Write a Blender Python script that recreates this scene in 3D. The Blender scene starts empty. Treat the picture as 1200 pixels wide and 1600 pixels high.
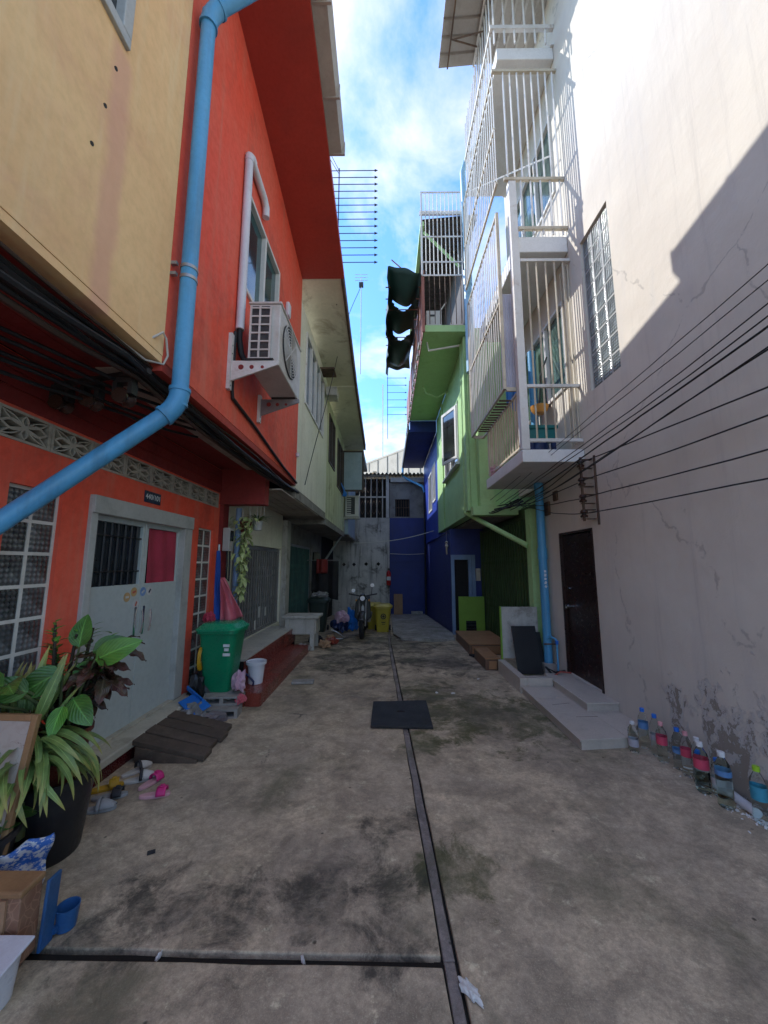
import bpy, bmesh, math, random
from mathutils import Vector, Matrix, Euler
random.seed(7)
R = math.radians
sc = bpy.context.scene
COL = sc.collection
# ------------------------------------------------------------------ camera, sky, sun, exposure
cam = bpy.data.cameras.new('camera'); cam.sensor_fit = 'VERTICAL'; cam.sensor_height = 24.0
cam.lens = 24.0 * 590.0 / 1600.0; cam.clip_start = 0.05; cam.clip_end = 3000
cam_o = bpy.data.objects.new('camera', cam); COL.objects.link(cam_o); sc.camera = cam_o
cam_o.location = (0, 0, 1.6)
cam_o.rotation_euler = (R(90) + math.atan(82 / 590.0), 0, math.atan(5 / 590.0))
SUN_DIR = Vector((-1.0, 0.47, 0.98)).normalized()          # towards the sun
world = bpy.data.worlds.new('World'); sc.world = world; world.use_nodes = True
wt = world.node_tree; wn = wt.nodes; wl = wt.links
for n in list(wn): wn.remove(n)
out = wn.new('ShaderNodeOutputWorld'); bg = wn.new('ShaderNodeBackground')
sky = wn.new('ShaderNodeTexSky'); sky.sky_type = 'NISHITA'; sky.sun_disc = False
sky.sun_elevation = math.asin(SUN_DIR.z); sky.sun_rotation = math.atan2(SUN_DIR.x, SUN_DIR.y)
sky.air_density = 1.3; sky.dust_density = 0.5; sky.ozone_density = 2.5
tc = wn.new('ShaderNodeTexCoord'); sep = wn.new('ShaderNodeSeparateXYZ'); wl.new(tc.outputs['Generated'], sep.inputs[0])
zc = wn.new('ShaderNodeMath'); zc.operation = 'MAXIMUM'; zc.inputs[1].default_value = 0.0; wl.new(sep.outputs[2], zc.inputs[0])
za = wn.new('ShaderNodeMath'); za.operation = 'ADD'; za.inputs[1].default_value = 0.22; wl.new(zc.outputs[0], za.inputs[0])
dx = wn.new('ShaderNodeMath'); dx.operation = 'DIVIDE'; wl.new(sep.outputs[0], dx.inputs[0]); wl.new(za.outputs[0], dx.inputs[1])
dy = wn.new('ShaderNodeMath'); dy.operation = 'DIVIDE'; wl.new(sep.outputs[1], dy.inputs[0]); wl.new(za.outputs[0], dy.inputs[1])
cmb = wn.new('ShaderNodeCombineXYZ'); wl.new(dx.outputs[0], cmb.inputs[0]); wl.new(dy.outputs[0], cmb.inputs[1])
cmb.inputs[2].default_value = 1.3
cn = wn.new('ShaderNodeTexNoise'); cn.inputs['Scale'].default_value = 2.6; cn.inputs['Detail'].default_value = 9; cn.inputs['Roughness'].default_value = 0.6
cn.inputs['Distortion'].default_value = 0.35
wl.new(cmb.outputs[0], cn.inputs['Vector'])
cr = wn.new('ShaderNodeValToRGB'); cr.color_ramp.elements[0].position = 0.42; cr.color_ramp.elements[1].position = 0.82
cr.color_ramp.elements[0].color = (0, 0, 0, 1); cr.color_ramp.elements[1].color = (0.85, 0.85, 0.85, 1); wl.new(cn.outputs['Fac'], cr.inputs[0])
tint = wn.new('ShaderNodeMix'); tint.data_type = 'RGBA'; tint.blend_type = 'MULTIPLY'; tint.inputs[0].default_value = 1.0
tint.inputs[7].default_value = (0.19, 0.30, 0.44, 1); wl.new(sky.outputs[0], tint.inputs[6])
mx = wn.new('ShaderNodeMix'); mx.data_type = 'RGBA'; wl.new(cr.outputs[0], mx.inputs[0]); wl.new(tint.outputs[2], mx.inputs[6])
mx.inputs[7].default_value = (2.15, 1.9, 1.5, 1)
wl.new(mx.outputs[2], bg.inputs[0]); bg.inputs[1].default_value = 0.15; wl.new(bg.outputs[0], out.inputs[0])
sun = bpy.data.lights.new('sun', 'SUN'); sun.energy = 0.8; sun.angle = R(0.5); sun.color = (1.0, 0.98, 0.94)
sun_o = bpy.data.objects.new('sun', sun); COL.objects.link(sun_o); sun_o.rotation_euler = SUN_DIR.to_track_quat('Z', 'Y').to_euler()
vs = sc.view_settings; vs.view_transform = 'Standard'; vs.look = 'None'; vs.gamma = 1; vs.use_curve_mapping = False; vs.exposure = 2.72
sc.cycles.max_bounces = 12; sc.cycles.diffuse_bounces = 8; sc.cycles.transmission_bounces = 6; sc.cycles.transparent_max_bounces = 8

# ------------------------------------------------------------------ materials
MATS = {}
def nd(t, kind, **kw):
    n = t.nodes.new(kind)
    for k, v in kw.items(): setattr(n, k, v)
    return n
def mixc(t, fac, a, b, blend='MIX'):
    m = nd(t, 'ShaderNodeMix', data_type='RGBA', blend_type=blend)
    for sock, v in ((0, fac), (6, a), (7, b)):
        if isinstance(v, bpy.types.NodeSocket): t.links.new(v, m.inputs[sock])
        elif sock == 0: m.inputs[0].default_value = v
        else: m.inputs[sock].default_value = (*v[:3], 1)
    return m.outputs[2]
def ramp(t, src, a, b, lo=0.0, hi=1.0):
    r = nd(t, 'ShaderNodeMapRange'); r.clamp = True; t.links.new(src, r.inputs[0])
    r.inputs[1].default_value = a; r.inputs[2].default_value = b; r.inputs[3].default_value = lo; r.inputs[4].default_value = hi
    r.interpolation_type = 'SMOOTHSTEP'; return r.outputs[0]
def noise(t, vec, scale, detail=5, rough=0.6, dist=0.0):
    n = nd(t, 'ShaderNodeTexNoise'); n.inputs['Scale'].default_value = scale; n.inputs['Detail'].default_value = detail
    n.inputs['Roughness'].default_value = rough; n.inputs['Distortion'].default_value = dist
    t.links.new(vec, n.inputs['Vector']); return n.outputs['Fac']
def math_(t, op, a, b=0.0):
    m = nd(t, 'ShaderNodeMath', operation=op)
    for i, v in enumerate((a, b)):
        if isinstance(v, bpy.types.NodeSocket): t.links.new(v, m.inputs[i])
        else: m.inputs[i].default_value = v
    return m.outputs[0]
def mapping(t, vec, s=(1, 1, 1), loc=(0, 0, 0)):
    m = nd(t, 'ShaderNodeMapping'); m.inputs['Scale'].default_value = s; m.inputs['Location'].default_value = loc
    t.links.new(vec, m.inputs['Vector']); return m.outputs[0]
def base(name):
    m = bpy.data.materials.new(name); m.use_nodes = True; t = m.node_tree
    return m, t, t.nodes['Principled BSDF']
def pos(t): return nd(t, 'ShaderNodeNewGeometry').outputs['Position']
def bump(t, p, h, strength, dist=0.01, normal=None):
    b = nd(t, 'ShaderNodeBump'); b.inputs['Strength'].default_value = strength; b.inputs['Distance'].default_value = dist
    t.links.new(h, b.inputs['Height'])
    if normal is not None: t.links.new(normal, b.inputs['Normal'])
    t.links.new(b.outputs[0], p.inputs['Normal']); return b.outputs[0]
def M(name, c, c2=None, scale=2.0, rough=0.75, metal=0.0, dirt=None, damt=0.5, dthr=(0.5, 0.7), streak=None, samt=0.4,
      bmp=0.0, bscale=60, bdist=0.004, rnd=0.0, coat=0.0, spec=0.4, loc=(0, 0, 0), band=None):
    """colour with large soft variation, blotchy dirt, vertical run-off streaks, fine relief"""
    if name in MATS: return MATS[name]
    m, t, p = base(name); v = mapping(t, pos(t), loc=loc)
    c2 = c2 or tuple(x * 0.82 for x in c)
    col = mixc(t, ramp(t, noise(t, v, scale, 6, 0.65), 0.36, 0.64), c, c2)
    fine = noise(t, v, scale * 22, 4, 0.7)
    col = mixc(t, ramp(t, fine, 0.35, 0.75, 0, 0.22), col, tuple(x * 0.55 for x in c))
    if dirt: col = mixc(t, ramp(t, noise(t, mapping(t, v, loc=(5, 3, 9)), scale * 1.7, 8, 0.7, 0.4), dthr[0], dthr[1], 0, damt), col, dirt)
    if streak: col = mixc(t, ramp(t, noise(t, mapping(t, v, (7, 7, 0.55)), 1.0, 6, 0.65), 0.47, 0.72, 0, samt), col, streak)
    if band:      # run-off stain of its own colour below an opening: (y centre, half width, z top, colour)
        sp = nd(t, 'ShaderNodeSeparateXYZ'); t.links.new(pos(t), sp.inputs[0])
        wv = math_(t, 'ADD', sp.outputs[1], math_(t, 'MULTIPLY', math_(t, 'SUBTRACT', noise(t, v, 1.6, 6, 0.6), 0.5), 0.22))
        mk = math_(t, 'MULTIPLY', ramp(t, math_(t, 'ABSOLUTE', math_(t, 'SUBTRACT', wv, band[0])), band[1] * 0.3, band[1], 1, 0), ramp(t, sp.outputs[2], band[2] - 0.1, band[2], 1, 0))
        col = mixc(t, math_(t, 'MULTIPLY', mk, 0.65), col, band[3])
    if rnd:
        oi = nd(t, 'ShaderNodeObjectInfo').outputs['Random']
        col = mixc(t, ramp(t, oi, 0, 1, 0, rnd), col, tuple(x * 0.45 for x in c))
    t.links.new(col, p.inputs['Base Color'])
    t.links.new(ramp(t, fine, 0.3, 0.8, max(0.05, rough - 0.1), min(1, rough + 0.1)), p.inputs['Roughness'])
    p.inputs['Metallic'].default_value = metal; p.inputs['Specular IOR Level'].default_value = spec
    p.inputs['Coat Weight'].default_value = coat
    if bmp: bump(t, p, noise(t, v, bscale, 5, 0.7), bmp, bdist)
    MATS[name] = m; return m

M('yellow_plaster', (0.88, 0.58, 0.275), (0.80, 0.49, 0.225), 0.7, 0.8, dirt=(0.66, 0.32, 0.21), damt=0.45, dthr=(0.54, 0.74), streak=(0.82, 0.64, 0.36), samt=0.5, band=(1.78, 0.10, 4.55, (0.70, 0.36, 0.24)), bmp=0.25, bscale=25)
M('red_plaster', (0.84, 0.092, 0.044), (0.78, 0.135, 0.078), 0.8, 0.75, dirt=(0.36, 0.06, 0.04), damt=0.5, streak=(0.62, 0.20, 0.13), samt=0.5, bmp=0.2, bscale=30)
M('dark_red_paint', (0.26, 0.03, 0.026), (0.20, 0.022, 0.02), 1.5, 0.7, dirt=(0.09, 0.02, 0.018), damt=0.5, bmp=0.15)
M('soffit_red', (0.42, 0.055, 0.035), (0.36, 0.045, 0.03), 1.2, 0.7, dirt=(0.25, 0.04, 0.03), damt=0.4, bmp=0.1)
M('soffit_grey', (0.40, 0.35, 0.29), (0.33, 0.28, 0.24), 1.4, 0.85, dirt=(0.16, 0.11, 0.08), damt=0.6)
M('cream_plaster', (0.82, 0.79, 0.64), (0.74, 0.72, 0.58), 0.9, 0.8, dirt=(0.45, 0.40, 0.28), damt=0.3, streak=(0.5, 0.45, 0.32), samt=0.3, bmp=0.2)
M('pale_green_plaster', (0.62, 0.63, 0.40), (0.55, 0.54, 0.33), 0.9, 0.85, dirt=(0.20, 0.19, 0.11), damt=0.6, streak=(0.2, 0.19, 0.12), samt=0.6, bmp=0.2)
M('old_soffit', (0.66, 0.62, 0.48), (0.55, 0.51, 0.38), 0.9, 0.9, dirt=(0.20, 0.15, 0.09), damt=0.7, dthr=(0.53, 0.72), bmp=0.3, bscale=14)
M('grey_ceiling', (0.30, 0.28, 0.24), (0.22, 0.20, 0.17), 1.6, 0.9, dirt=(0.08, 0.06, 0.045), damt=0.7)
M('back_concrete', (0.62, 0.60, 0.54), (0.44, 0.43, 0.39), 0.9, 0.95, dirt=(0.025, 0.024, 0.022), damt=0.85, dthr=(0.5, 0.68), streak=(0.03, 0.03, 0.028), samt=0.6, bmp=0.4, bscale=12)
M('navy_paint', (0.020, 0.036, 0.20), (0.015, 0.028, 0.155), 1.2, 0.55, dirt=(0.03, 0.035, 0.12), damt=0.4)
M('bright_blue_paint', (0.022, 0.055, 0.36), (0.018, 0.045, 0.29), 1.2, 0.5)
M('green_plaster', (0.40, 0.62, 0.27), (0.36, 0.56, 0.245), 0.9, 0.75, dirt=(0.22, 0.38, 0.14), damt=0.5, streak=(0.36, 0.58, 0.26), samt=0.4, bmp=0.15)
M('lime_board', (0.20, 0.36, 0.04), (0.17, 0.30, 0.035), 1.5, 0.6)
M('dark_green_gate', (0.055, 0.10, 0.028), (0.04, 0.075, 0.022), 3, 0.6, dirt=(0.09, 0.06, 0.02), damt=0.3, rnd=0.4)
M('teal_gate', (0.07, 0.16, 0.13), (0.05, 0.12, 0.10), 3, 0.6, dirt=(0.10, 0.07, 0.04), damt=0.4, rnd=0.4)
M('grey_gate', (0.34, 0.33, 0.31), (0.24, 0.235, 0.225), 3, 0.5, metal=0.3, dirt=(0.18, 0.17, 0.16), damt=0.4, rnd=0.5)
M('white_metal', (0.74, 0.72, 0.68), (0.62, 0.60, 0.55), 2.0, 0.5, dirt=(0.34, 0.20, 0.10), damt=0.5, dthr=(0.55, 0.7), rnd=0.15)
M('cream_metal', (0.62, 0.55, 0.42), (0.52, 0.45, 0.33), 2.0, 0.55, dirt=(0.28, 0.17, 0.08), damt=0.5, rnd=0.2)
M('white_paint', (0.74, 0.73, 0.70), (0.66, 0.65, 0.62), 2, 0.6, dirt=(0.42, 0.38, 0.32), damt=0.3)
M('dirty_white', (0.52, 0.50, 0.45), (0.42, 0.40, 0.35), 2.4, 0.8, dirt=(0.14, 0.12, 0.09), damt=0.6, streak=(0.2, 0.17, 0.13), samt=0.5, bmp=0.2)
M('sheet_roof', (0.38, 0.35, 0.30), (0.32, 0.29, 0.25), 1.2, 0.6, dirt=(0.2, 0.17, 0.13), damt=0.4, streak=None)
M('dark_sheet', (0.10, 0.085, 0.08), (0.07, 0.06, 0.06), 1.2, 0.7)
M('corrugated_grey', (0.26, 0.25, 0.22), (0.18, 0.17, 0.15), 1.5, 0.85, dirt=(0.08, 0.07, 0.05), damt=0.6)
M('far_concrete', (0.55, 0.48, 0.38), (0.46, 0.40, 0.31), 0.5, 0.9, dirt=(0.3, 0.26, 0.2), damt=0.5)
M('blue_pvc', (0.085, 0.34, 0.58), (0.075, 0.30, 0.52), 1.3, 0.42, dirt=(0.10, 0.28, 0.42), damt=0.5, dthr=(0.5, 0.7), streak=(0.05, 0.13, 0.20), samt=0.5)
M('pale_pvc', (0.30, 0.50, 0.62), (0.24, 0.44, 0.58), 1.3, 0.4, dirt=(0.3, 0.38, 0.42), damt=0.4)
M('grey_steel', (0.40, 0.40, 0.40), (0.30, 0.30, 0.30), 4, 0.45, metal=0.7, dirt=(0.2, 0.12, 0.07), damt=0.4)
M('rusty_steel', (0.16, 0.10, 0.065), (0.09, 0.06, 0.045), 6, 0.8, metal=0.3)
M('black_steel', (0.018, 0.018, 0.02), (0.03, 0.028, 0.026), 4, 0.5)
M('black_cable', (0.012, 0.012, 0.013), (0.02, 0.02, 0.02), 4, 0.55)
M('brown_cable', (0.06, 0.035, 0.025), (0.045, 0.03, 0.02), 4, 0.6)
M('white_cable', (0.55, 0.52, 0.46), None, 4, 0.6)
M('black_rubber', (0.012, 0.012, 0.014), (0.022, 0.022, 0.024), 6, 0.7, dirt=(0.05, 0.047, 0.042), damt=0.4, bmp=0.3, bscale=120)
M('black_board', (0.012, 0.012, 0.013), (0.02, 0.02, 0.02), 3, 0.5, dirt=(0.035, 0.03, 0.028), damt=0.4)
M('black_plastic', (0.014, 0.014, 0.016), (0.02, 0.02, 0.022), 3, 0.4, dirt=(0.05, 0.045, 0.038), damt=0.4)
M('grey_door', (0.47, 0.52, 0.50), (0.44, 0.49, 0.475), 0.9, 0.5, dirt=(0.38, 0.41, 0.40), damt=0.4, dthr=(0.5, 0.75))
M('grey_frame', (0.46, 0.47, 0.44), (0.40, 0.41, 0.385), 1.4, 0.55, dirt=(0.18, 0.18, 0.16), damt=0.4)
M('grey_mortar', (0.42, 0.43, 0.42), (0.34, 0.35, 0.34), 4, 0.85)
M('block_mortar', (0.70, 0.68, 0.62), (0.6, 0.58, 0.52), 4, 0.85, dirt=(0.35, 0.32, 0.27), damt=0.3)
M('breeze_block', (0.44, 0.39, 0.31), (0.36, 0.31, 0.25), 5, 0.9, dirt=(0.16, 0.12, 0.09), damt=0.5, bmp=0.3)
M('maroon_tile', (0.10, 0.012, 0.014), (0.075, 0.01, 0.012), 5, 0.3, dirt=(0.14, 0.10, 0.09), damt=0.35, rnd=0.35)
M('red_tile', (0.25, 0.048, 0.032), (0.20, 0.04, 0.028), 4, 0.3, dirt=(0.14, 0.10, 0.08), damt=0.5, rnd=0.3)
M('beige_tile', (0.58, 0.55, 0.47), (0.5, 0.47, 0.41), 4, 0.35, dirt=(0.22, 0.2, 0.17), damt=0.5, rnd=0.25)
M('grey_tile', (0.52, 0.46, 0.39), (0.47, 0.415, 0.355), 2.5, 0.4, dirt=(0.24, 0.22, 0.2), damt=0.4, rnd=0.12)
M('sill_concrete', (0.52, 0.48, 0.38), (0.43, 0.40, 0.32), 3, 0.8, dirt=(0.16, 0.14, 0.11), damt=0.5, bmp=0.2)
M('cinder', (0.34, 0.32, 0.29), (0.27, 0.25, 0.23), 6, 0.95, dirt=(0.13, 0.12, 0.1), damt=0.5, bmp=0.4, bscale=90)
M('old_wood', (0.15, 0.105, 0.075), (0.085, 0.062, 0.046), 7, 0.85, dirt=(0.24, 0.19, 0.14), damt=0.5, streak=None, bmp=0.6, bscale=30, rnd=0.7)
M('oak_wood', (0.36, 0.185, 0.085), (0.29, 0.145, 0.065), 3, 0.55, dirt=(0.2, 0.11, 0.06), damt=0.3)
M('dark_oak', (0.16, 0.085, 0.05), (0.12, 0.065, 0.04), 3, 0.5)
M('pine_wood', (0.33, 0.19, 0.085), (0.26, 0.145, 0.065), 4, 0.6, dirt=(0.15, 0.09, 0.05), damt=0.4)
M('brown_door', (0.024, 0.010, 0.008), (0.028, 0.012, 0.010), 1.2, 0.35)
M('chrome', (0.7, 0.7, 0.72), None, 3, 0.18, metal=1.0)
M('bin_green', (0.005, 0.24, 0.11), (0.005, 0.20, 0.09), 2, 0.35, dirt=(0.03, 0.11, 0.07), damt=0.4)
M('bin_lid_green', (0.012, 0.32, 0.15), (0.01, 0.27, 0.13), 2, 0.3, dirt=(0.06, 0.2, 0.13), damt=0.3)
M('bin_dark', (0.03, 0.045, 0.038), (0.024, 0.036, 0.03), 2, 0.5)
M('bin_yellow', (0.42, 0.33, 0.035), (0.36, 0.28, 0.03), 2, 0.45, dirt=(0.2, 0.16, 0.04), damt=0.3)
M('white_plastic', (0.68, 0.69, 0.72), (0.6, 0.61, 0.65), 2, 0.35, dirt=(0.4, 0.38, 0.36), damt=0.3)
M('ac_white', (0.62, 0.60, 0.55), (0.54, 0.52, 0.47), 2, 0.45, dirt=(0.36, 0.32, 0.26), damt=0.4)
M('ac_dark', (0.03, 0.03, 0.03), (0.06, 0.058, 0.055), 9, 0.6)
M('blue_plastic', (0.02, 0.17, 0.55), (0.018, 0.14, 0.48), 2, 0.4)
M('scoop_blue', (0.02, 0.10, 0.28), (0.03, 0.09, 0.2), 4, 0.45)
M('teal_plastic', (0.01, 0.16, 0.16), (0.01, 0.13, 0.13), 3, 0.45)
M('navy_plastic', (0.015, 0.03, 0.10), (0.012, 0.025, 0.08), 3, 0.4)
M('pink_plastic', (0.62, 0.14, 0.17), (0.52, 0.11, 0.14), 5, 0.45)
M('hot_pink', (0.66, 0.03, 0.20), (0.55, 0.025, 0.16), 5, 0.5)
M('pale_pink', (0.62, 0.34, 0.36), None, 5, 0.6)
M('lilac_bag', (0.50, 0.30, 0.40), (0.58, 0.42, 0.48), 6, 0.4)
M('clear_bag', (0.26, 0.25, 0.24), (0.18, 0.17, 0.165), 7, 0.25)
M('blue_cloth', (0.012, 0.075, 0.36), (0.01, 0.055, 0.28), 3, 0.75)
M('red_cloth', (0.42, 0.04, 0.075), (0.33, 0.034, 0.06), 3, 0.85)
M('dark_cloth', (0.02, 0.018, 0.02), (0.035, 0.03, 0.03), 3, 0.9)
M('grey_rag', (0.22, 0.19, 0.19), (0.14, 0.12, 0.125), 8, 0.9)
M('tarp', (0.010, 0.040, 0.032), (0.016, 0.055, 0.042), 2.5, 0.6, dirt=(0.03, 0.05, 0.042), damt=0.4)
M('brown_fascia', (0.30, 0.115, 0.075), (0.24, 0.09, 0.06), 2, 0.6, dirt=(0.12, 0.05, 0.035), damt=0.4)
M('shoe_white', (0.52, 0.49, 0.44), None, 8, 0.6)
M('shoe_grey', (0.30, 0.30, 0.30), None, 8, 0.6)
M('shoe_dark', (0.03, 0.028, 0.03), None, 8, 0.6)
M('shoe_yellow', (0.52, 0.30, 0.02), None, 8, 0.6)
M('soil', (0.035, 0.025, 0.018), None, 12, 0.95, bmp=0.6)
M('clay_pot', (0.15, 0.035, 0.022), (0.12, 0.028, 0.018), 4, 0.35, dirt=(0.2, 0.12, 0.07), damt=0.3)
M('cardboard', (0.36, 0.22, 0.12), (0.30, 0.18, 0.10), 4, 0.85)
M('paper', (0.66, 0.65, 0.62), None, 9, 0.8)
M('orange_cap', (0.60, 0.28, 0.06), None, 4, 0.5)
M('fire_red', (0.45, 0.015, 0.015), None, 4, 0.35)
M('light_blue_paint', (0.20, 0.29, 0.44), (0.16, 0.24, 0.37), 2, 0.55)
M('pale_blue_wall', (0.36, 0.45, 0.50), (0.30, 0.38, 0.43), 1.5, 0.8)
M('lavender_sheet', (0.48, 0.46, 0.52), (0.4, 0.38, 0.44), 2, 0.6)
M('brown_frame', (0.075, 0.055, 0.04), (0.055, 0.04, 0.03), 3, 0.6)
M('dark_interior', (0.018, 0.016, 0.015), None, 3, 0.9)
M('plate_navy', (0.012, 0.018, 0.06), None, 6, 0.35)
M('headlight', (0.8, 0.8, 0.8), None, 3, 0.1)
M('spool', (0.05, 0.025, 0.018), (0.035, 0.02, 0.015), 8, 0.25)
for nm, c in (('cap_blue', (0.02, 0.16, 0.62)), ('cap_white', (0.72, 0.72, 0.72)), ('cap_pink', (0.7, 0.32, 0.33)), ('cap_green', (0.35, 0.62, 0.03)),
              ('label_pink', (0.62, 0.07, 0.13)), ('label_blue', (0.12, 0.26, 0.50)), ('label_cyan', (0.05, 0.30, 0.42)), ('label_grey', (0.42, 0.40, 0.44)),
              ('sticker_orange', (0.55, 0.36, 0.16)), ('sticker_blue', (0.2, 0.33, 0.6)), ('sticker_white', (0.6, 0.6, 0.58)), ('sticker_red', (0.5, 0.12, 0.08)),
              ('print_white', (0.75, 0.76, 0.76)), ('print_black', (0.015, 0.015, 0.015)), ('yellow_cord', (0.6, 0.32, 0.01)), ('red_hose', (0.30, 0.05, 0.035))):
    M(nm, c, None, 10, 0.45)

def glassy(name, c, rough=0.05, trans=1.0, ior=1.45, alpha=1.0):
    m, t, p = base(name); p.inputs['Base Color'].default_value = (*c, 1); p.inputs['Roughness'].default_value = rough
    p.inputs['Transmission Weight'].default_value = trans; p.inputs['IOR'].default_value = ior; MATS[name] = m
def pane_mat(name, c, rough=0.06):
    m, t, p = base(name); v = pos(t); col = mixc(t, ramp(t, noise(t, v, 1.5, 5), 0.35, 0.65), c, tuple(x * 0.5 for x in c))
    t.links.new(col, p.inputs['Base Color']); p.inputs['Roughness'].default_value = rough; p.inputs['Specular IOR Level'].default_value = 0.8
    bump(t, p, noise(t, v, 1.2, 2), 0.08, 0.02); MATS[name] = m
glassy('bottle_water', (0.90, 0.96, 0.93), 0.06, 1.0, 1.12); glassy('bottle_green', (0.86, 0.95, 0.86), 0.06, 1.0, 1.12)
pane_mat('pane_dark', (0.03, 0.035, 0.04)); pane_mat('pane_teal', (0.02, 0.10, 0.11)); pane_mat('pane_sky_tint', (0.14, 0.21, 0.30)); pane_mat('pane_green', (0.10, 0.16, 0.14), 0.12)  # the pale blue pane has reflected sky put into its base colour

def glass_block(name, c, c2):
    m, t, p = base(name); tcn = nd(t, 'ShaderNodeTexCoord').outputs['Object']
    s = nd(t, 'ShaderNodeSeparateXYZ'); t.links.new(tcn, s.inputs[0])
    a = math_(t, 'ADD', s.outputs[1], s.outputs[2]); b = math_(t, 'SUBTRACT', s.outputs[1], s.outputs[2])
    wa = math_(t, 'SINE', math_(t, 'MULTIPLY', a, 95.0)); wb = math_(t, 'SINE', math_(t, 'MULTIPLY', b, 95.0))
    h = math_(t, 'MULTIPLY', wa, wb)
    oi = nd(t, 'ShaderNodeObjectInfo').outputs['Random']
    blot = noise(t, mapping(t, pos(t), (1, 1, 1)), 5.0, 4, 0.6)
    col = mixc(t, ramp(t, blot, 0.35, 0.65), c, c2)
    col = mixc(t, ramp(t, h, -0.2, 0.9, 0, 0.55), col, tuple(x * 1.9 for x in c2))
    col = mixc(t, ramp(t, a, -0.006, 0.006, 0, 0.5), col, tuple(x * 0.35 for x in c))
    col = mixc(t, ramp(t, oi, 0, 1, 0, 0.3), col, tuple(x * 0.3 for x in c))
    t.links.new(col, p.inputs['Base Color']); p.inputs['Roughness'].default_value = 0.12; p.inputs['Specular IOR Level'].default_value = 0.75
    bump(t, p, h, 0.8, 0.004); MATS[name] = m
glass_block('glass_block_dark', (0.05, 0.052, 0.052), (0.15, 0.16, 0.16))
glass_block('glass_block_light', (0.10, 0.12, 0.12), (0.22, 0.25, 0.25))

def leaf_mat(name, c, c2, edge=None, spec=0.45, rough=0.35):
    m, t, p = base(name); tcn = nd(t, 'ShaderNodeTexCoord').outputs['UV']; s = nd(t, 'ShaderNodeSeparateXYZ'); t.links.new(tcn, s.inputs[0])
    oi = nd(t, 'ShaderNodeObjectInfo').outputs['Random']
    ab = math_(t, 'ABSOLUTE', math_(t, 'SUBTRACT', s.outputs[1], 0.5))
    vein = math_(t, 'SINE', math_(t, 'MULTIPLY', math_(t, 'SUBTRACT', s.outputs[0], math_(t, 'MULTIPLY', ab, 0.9)), 52.0))
    col = mixc(t, ramp(t, noise(t, pos(t), 14, 4), 0.35, 0.65), c, c2)
    col = mixc(t, ramp(t, vein, 0.75, 1.0, 0, 0.35), col, tuple(min(1, x * 1.7 + 0.01) for x in c))
    col = mixc(t, ramp(t, ab, 0.0, 0.05, 0.7, 0), col, tuple(min(1, x * 2.2 + 0.02) for x in c))
    if edge: col = mixc(t, ramp(t, s.outputs[0], 0.6, 1.0, 0, 0.8), col, edge)
    col = mixc(t, ramp(t, oi, 0, 1, 0, 0.45), col, tuple(x * 0.4 for x in c2))
    t.links.new(col, p.inputs['Base Color']); p.inputs['Roughness'].default_value = rough; p.inputs['Specular IOR Level'].default_value = spec
    p.inputs['Subsurface Weight'].default_value = 0.0
    bump(t, p, vein, 0.25, 0.003); MATS[name] = m
leaf_mat('leaf_bright', (0.12, 0.32, 0.04), (0.075, 0.22, 0.03))
leaf_mat('leaf_mid', (0.07, 0.19, 0.03), (0.04, 0.12, 0.02))
leaf_mat('leaf_strap', (0.22, 0.32, 0.085), (0.13, 0.22, 0.055), edge=(0.42, 0.34, 0.09))
leaf_mat('leaf_croton', (0.06, 0.045, 0.022), (0.075, 0.018, 0.014))
leaf_mat('leaf_trail', (0.52, 0.60, 0.26), (0.40, 0.50, 0.18))
M('stem_green', (0.10, 0.13, 0.05), None, 8, 0.6); M('stem_dark', (0.05, 0.04, 0.025), None, 8, 0.8)

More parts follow.
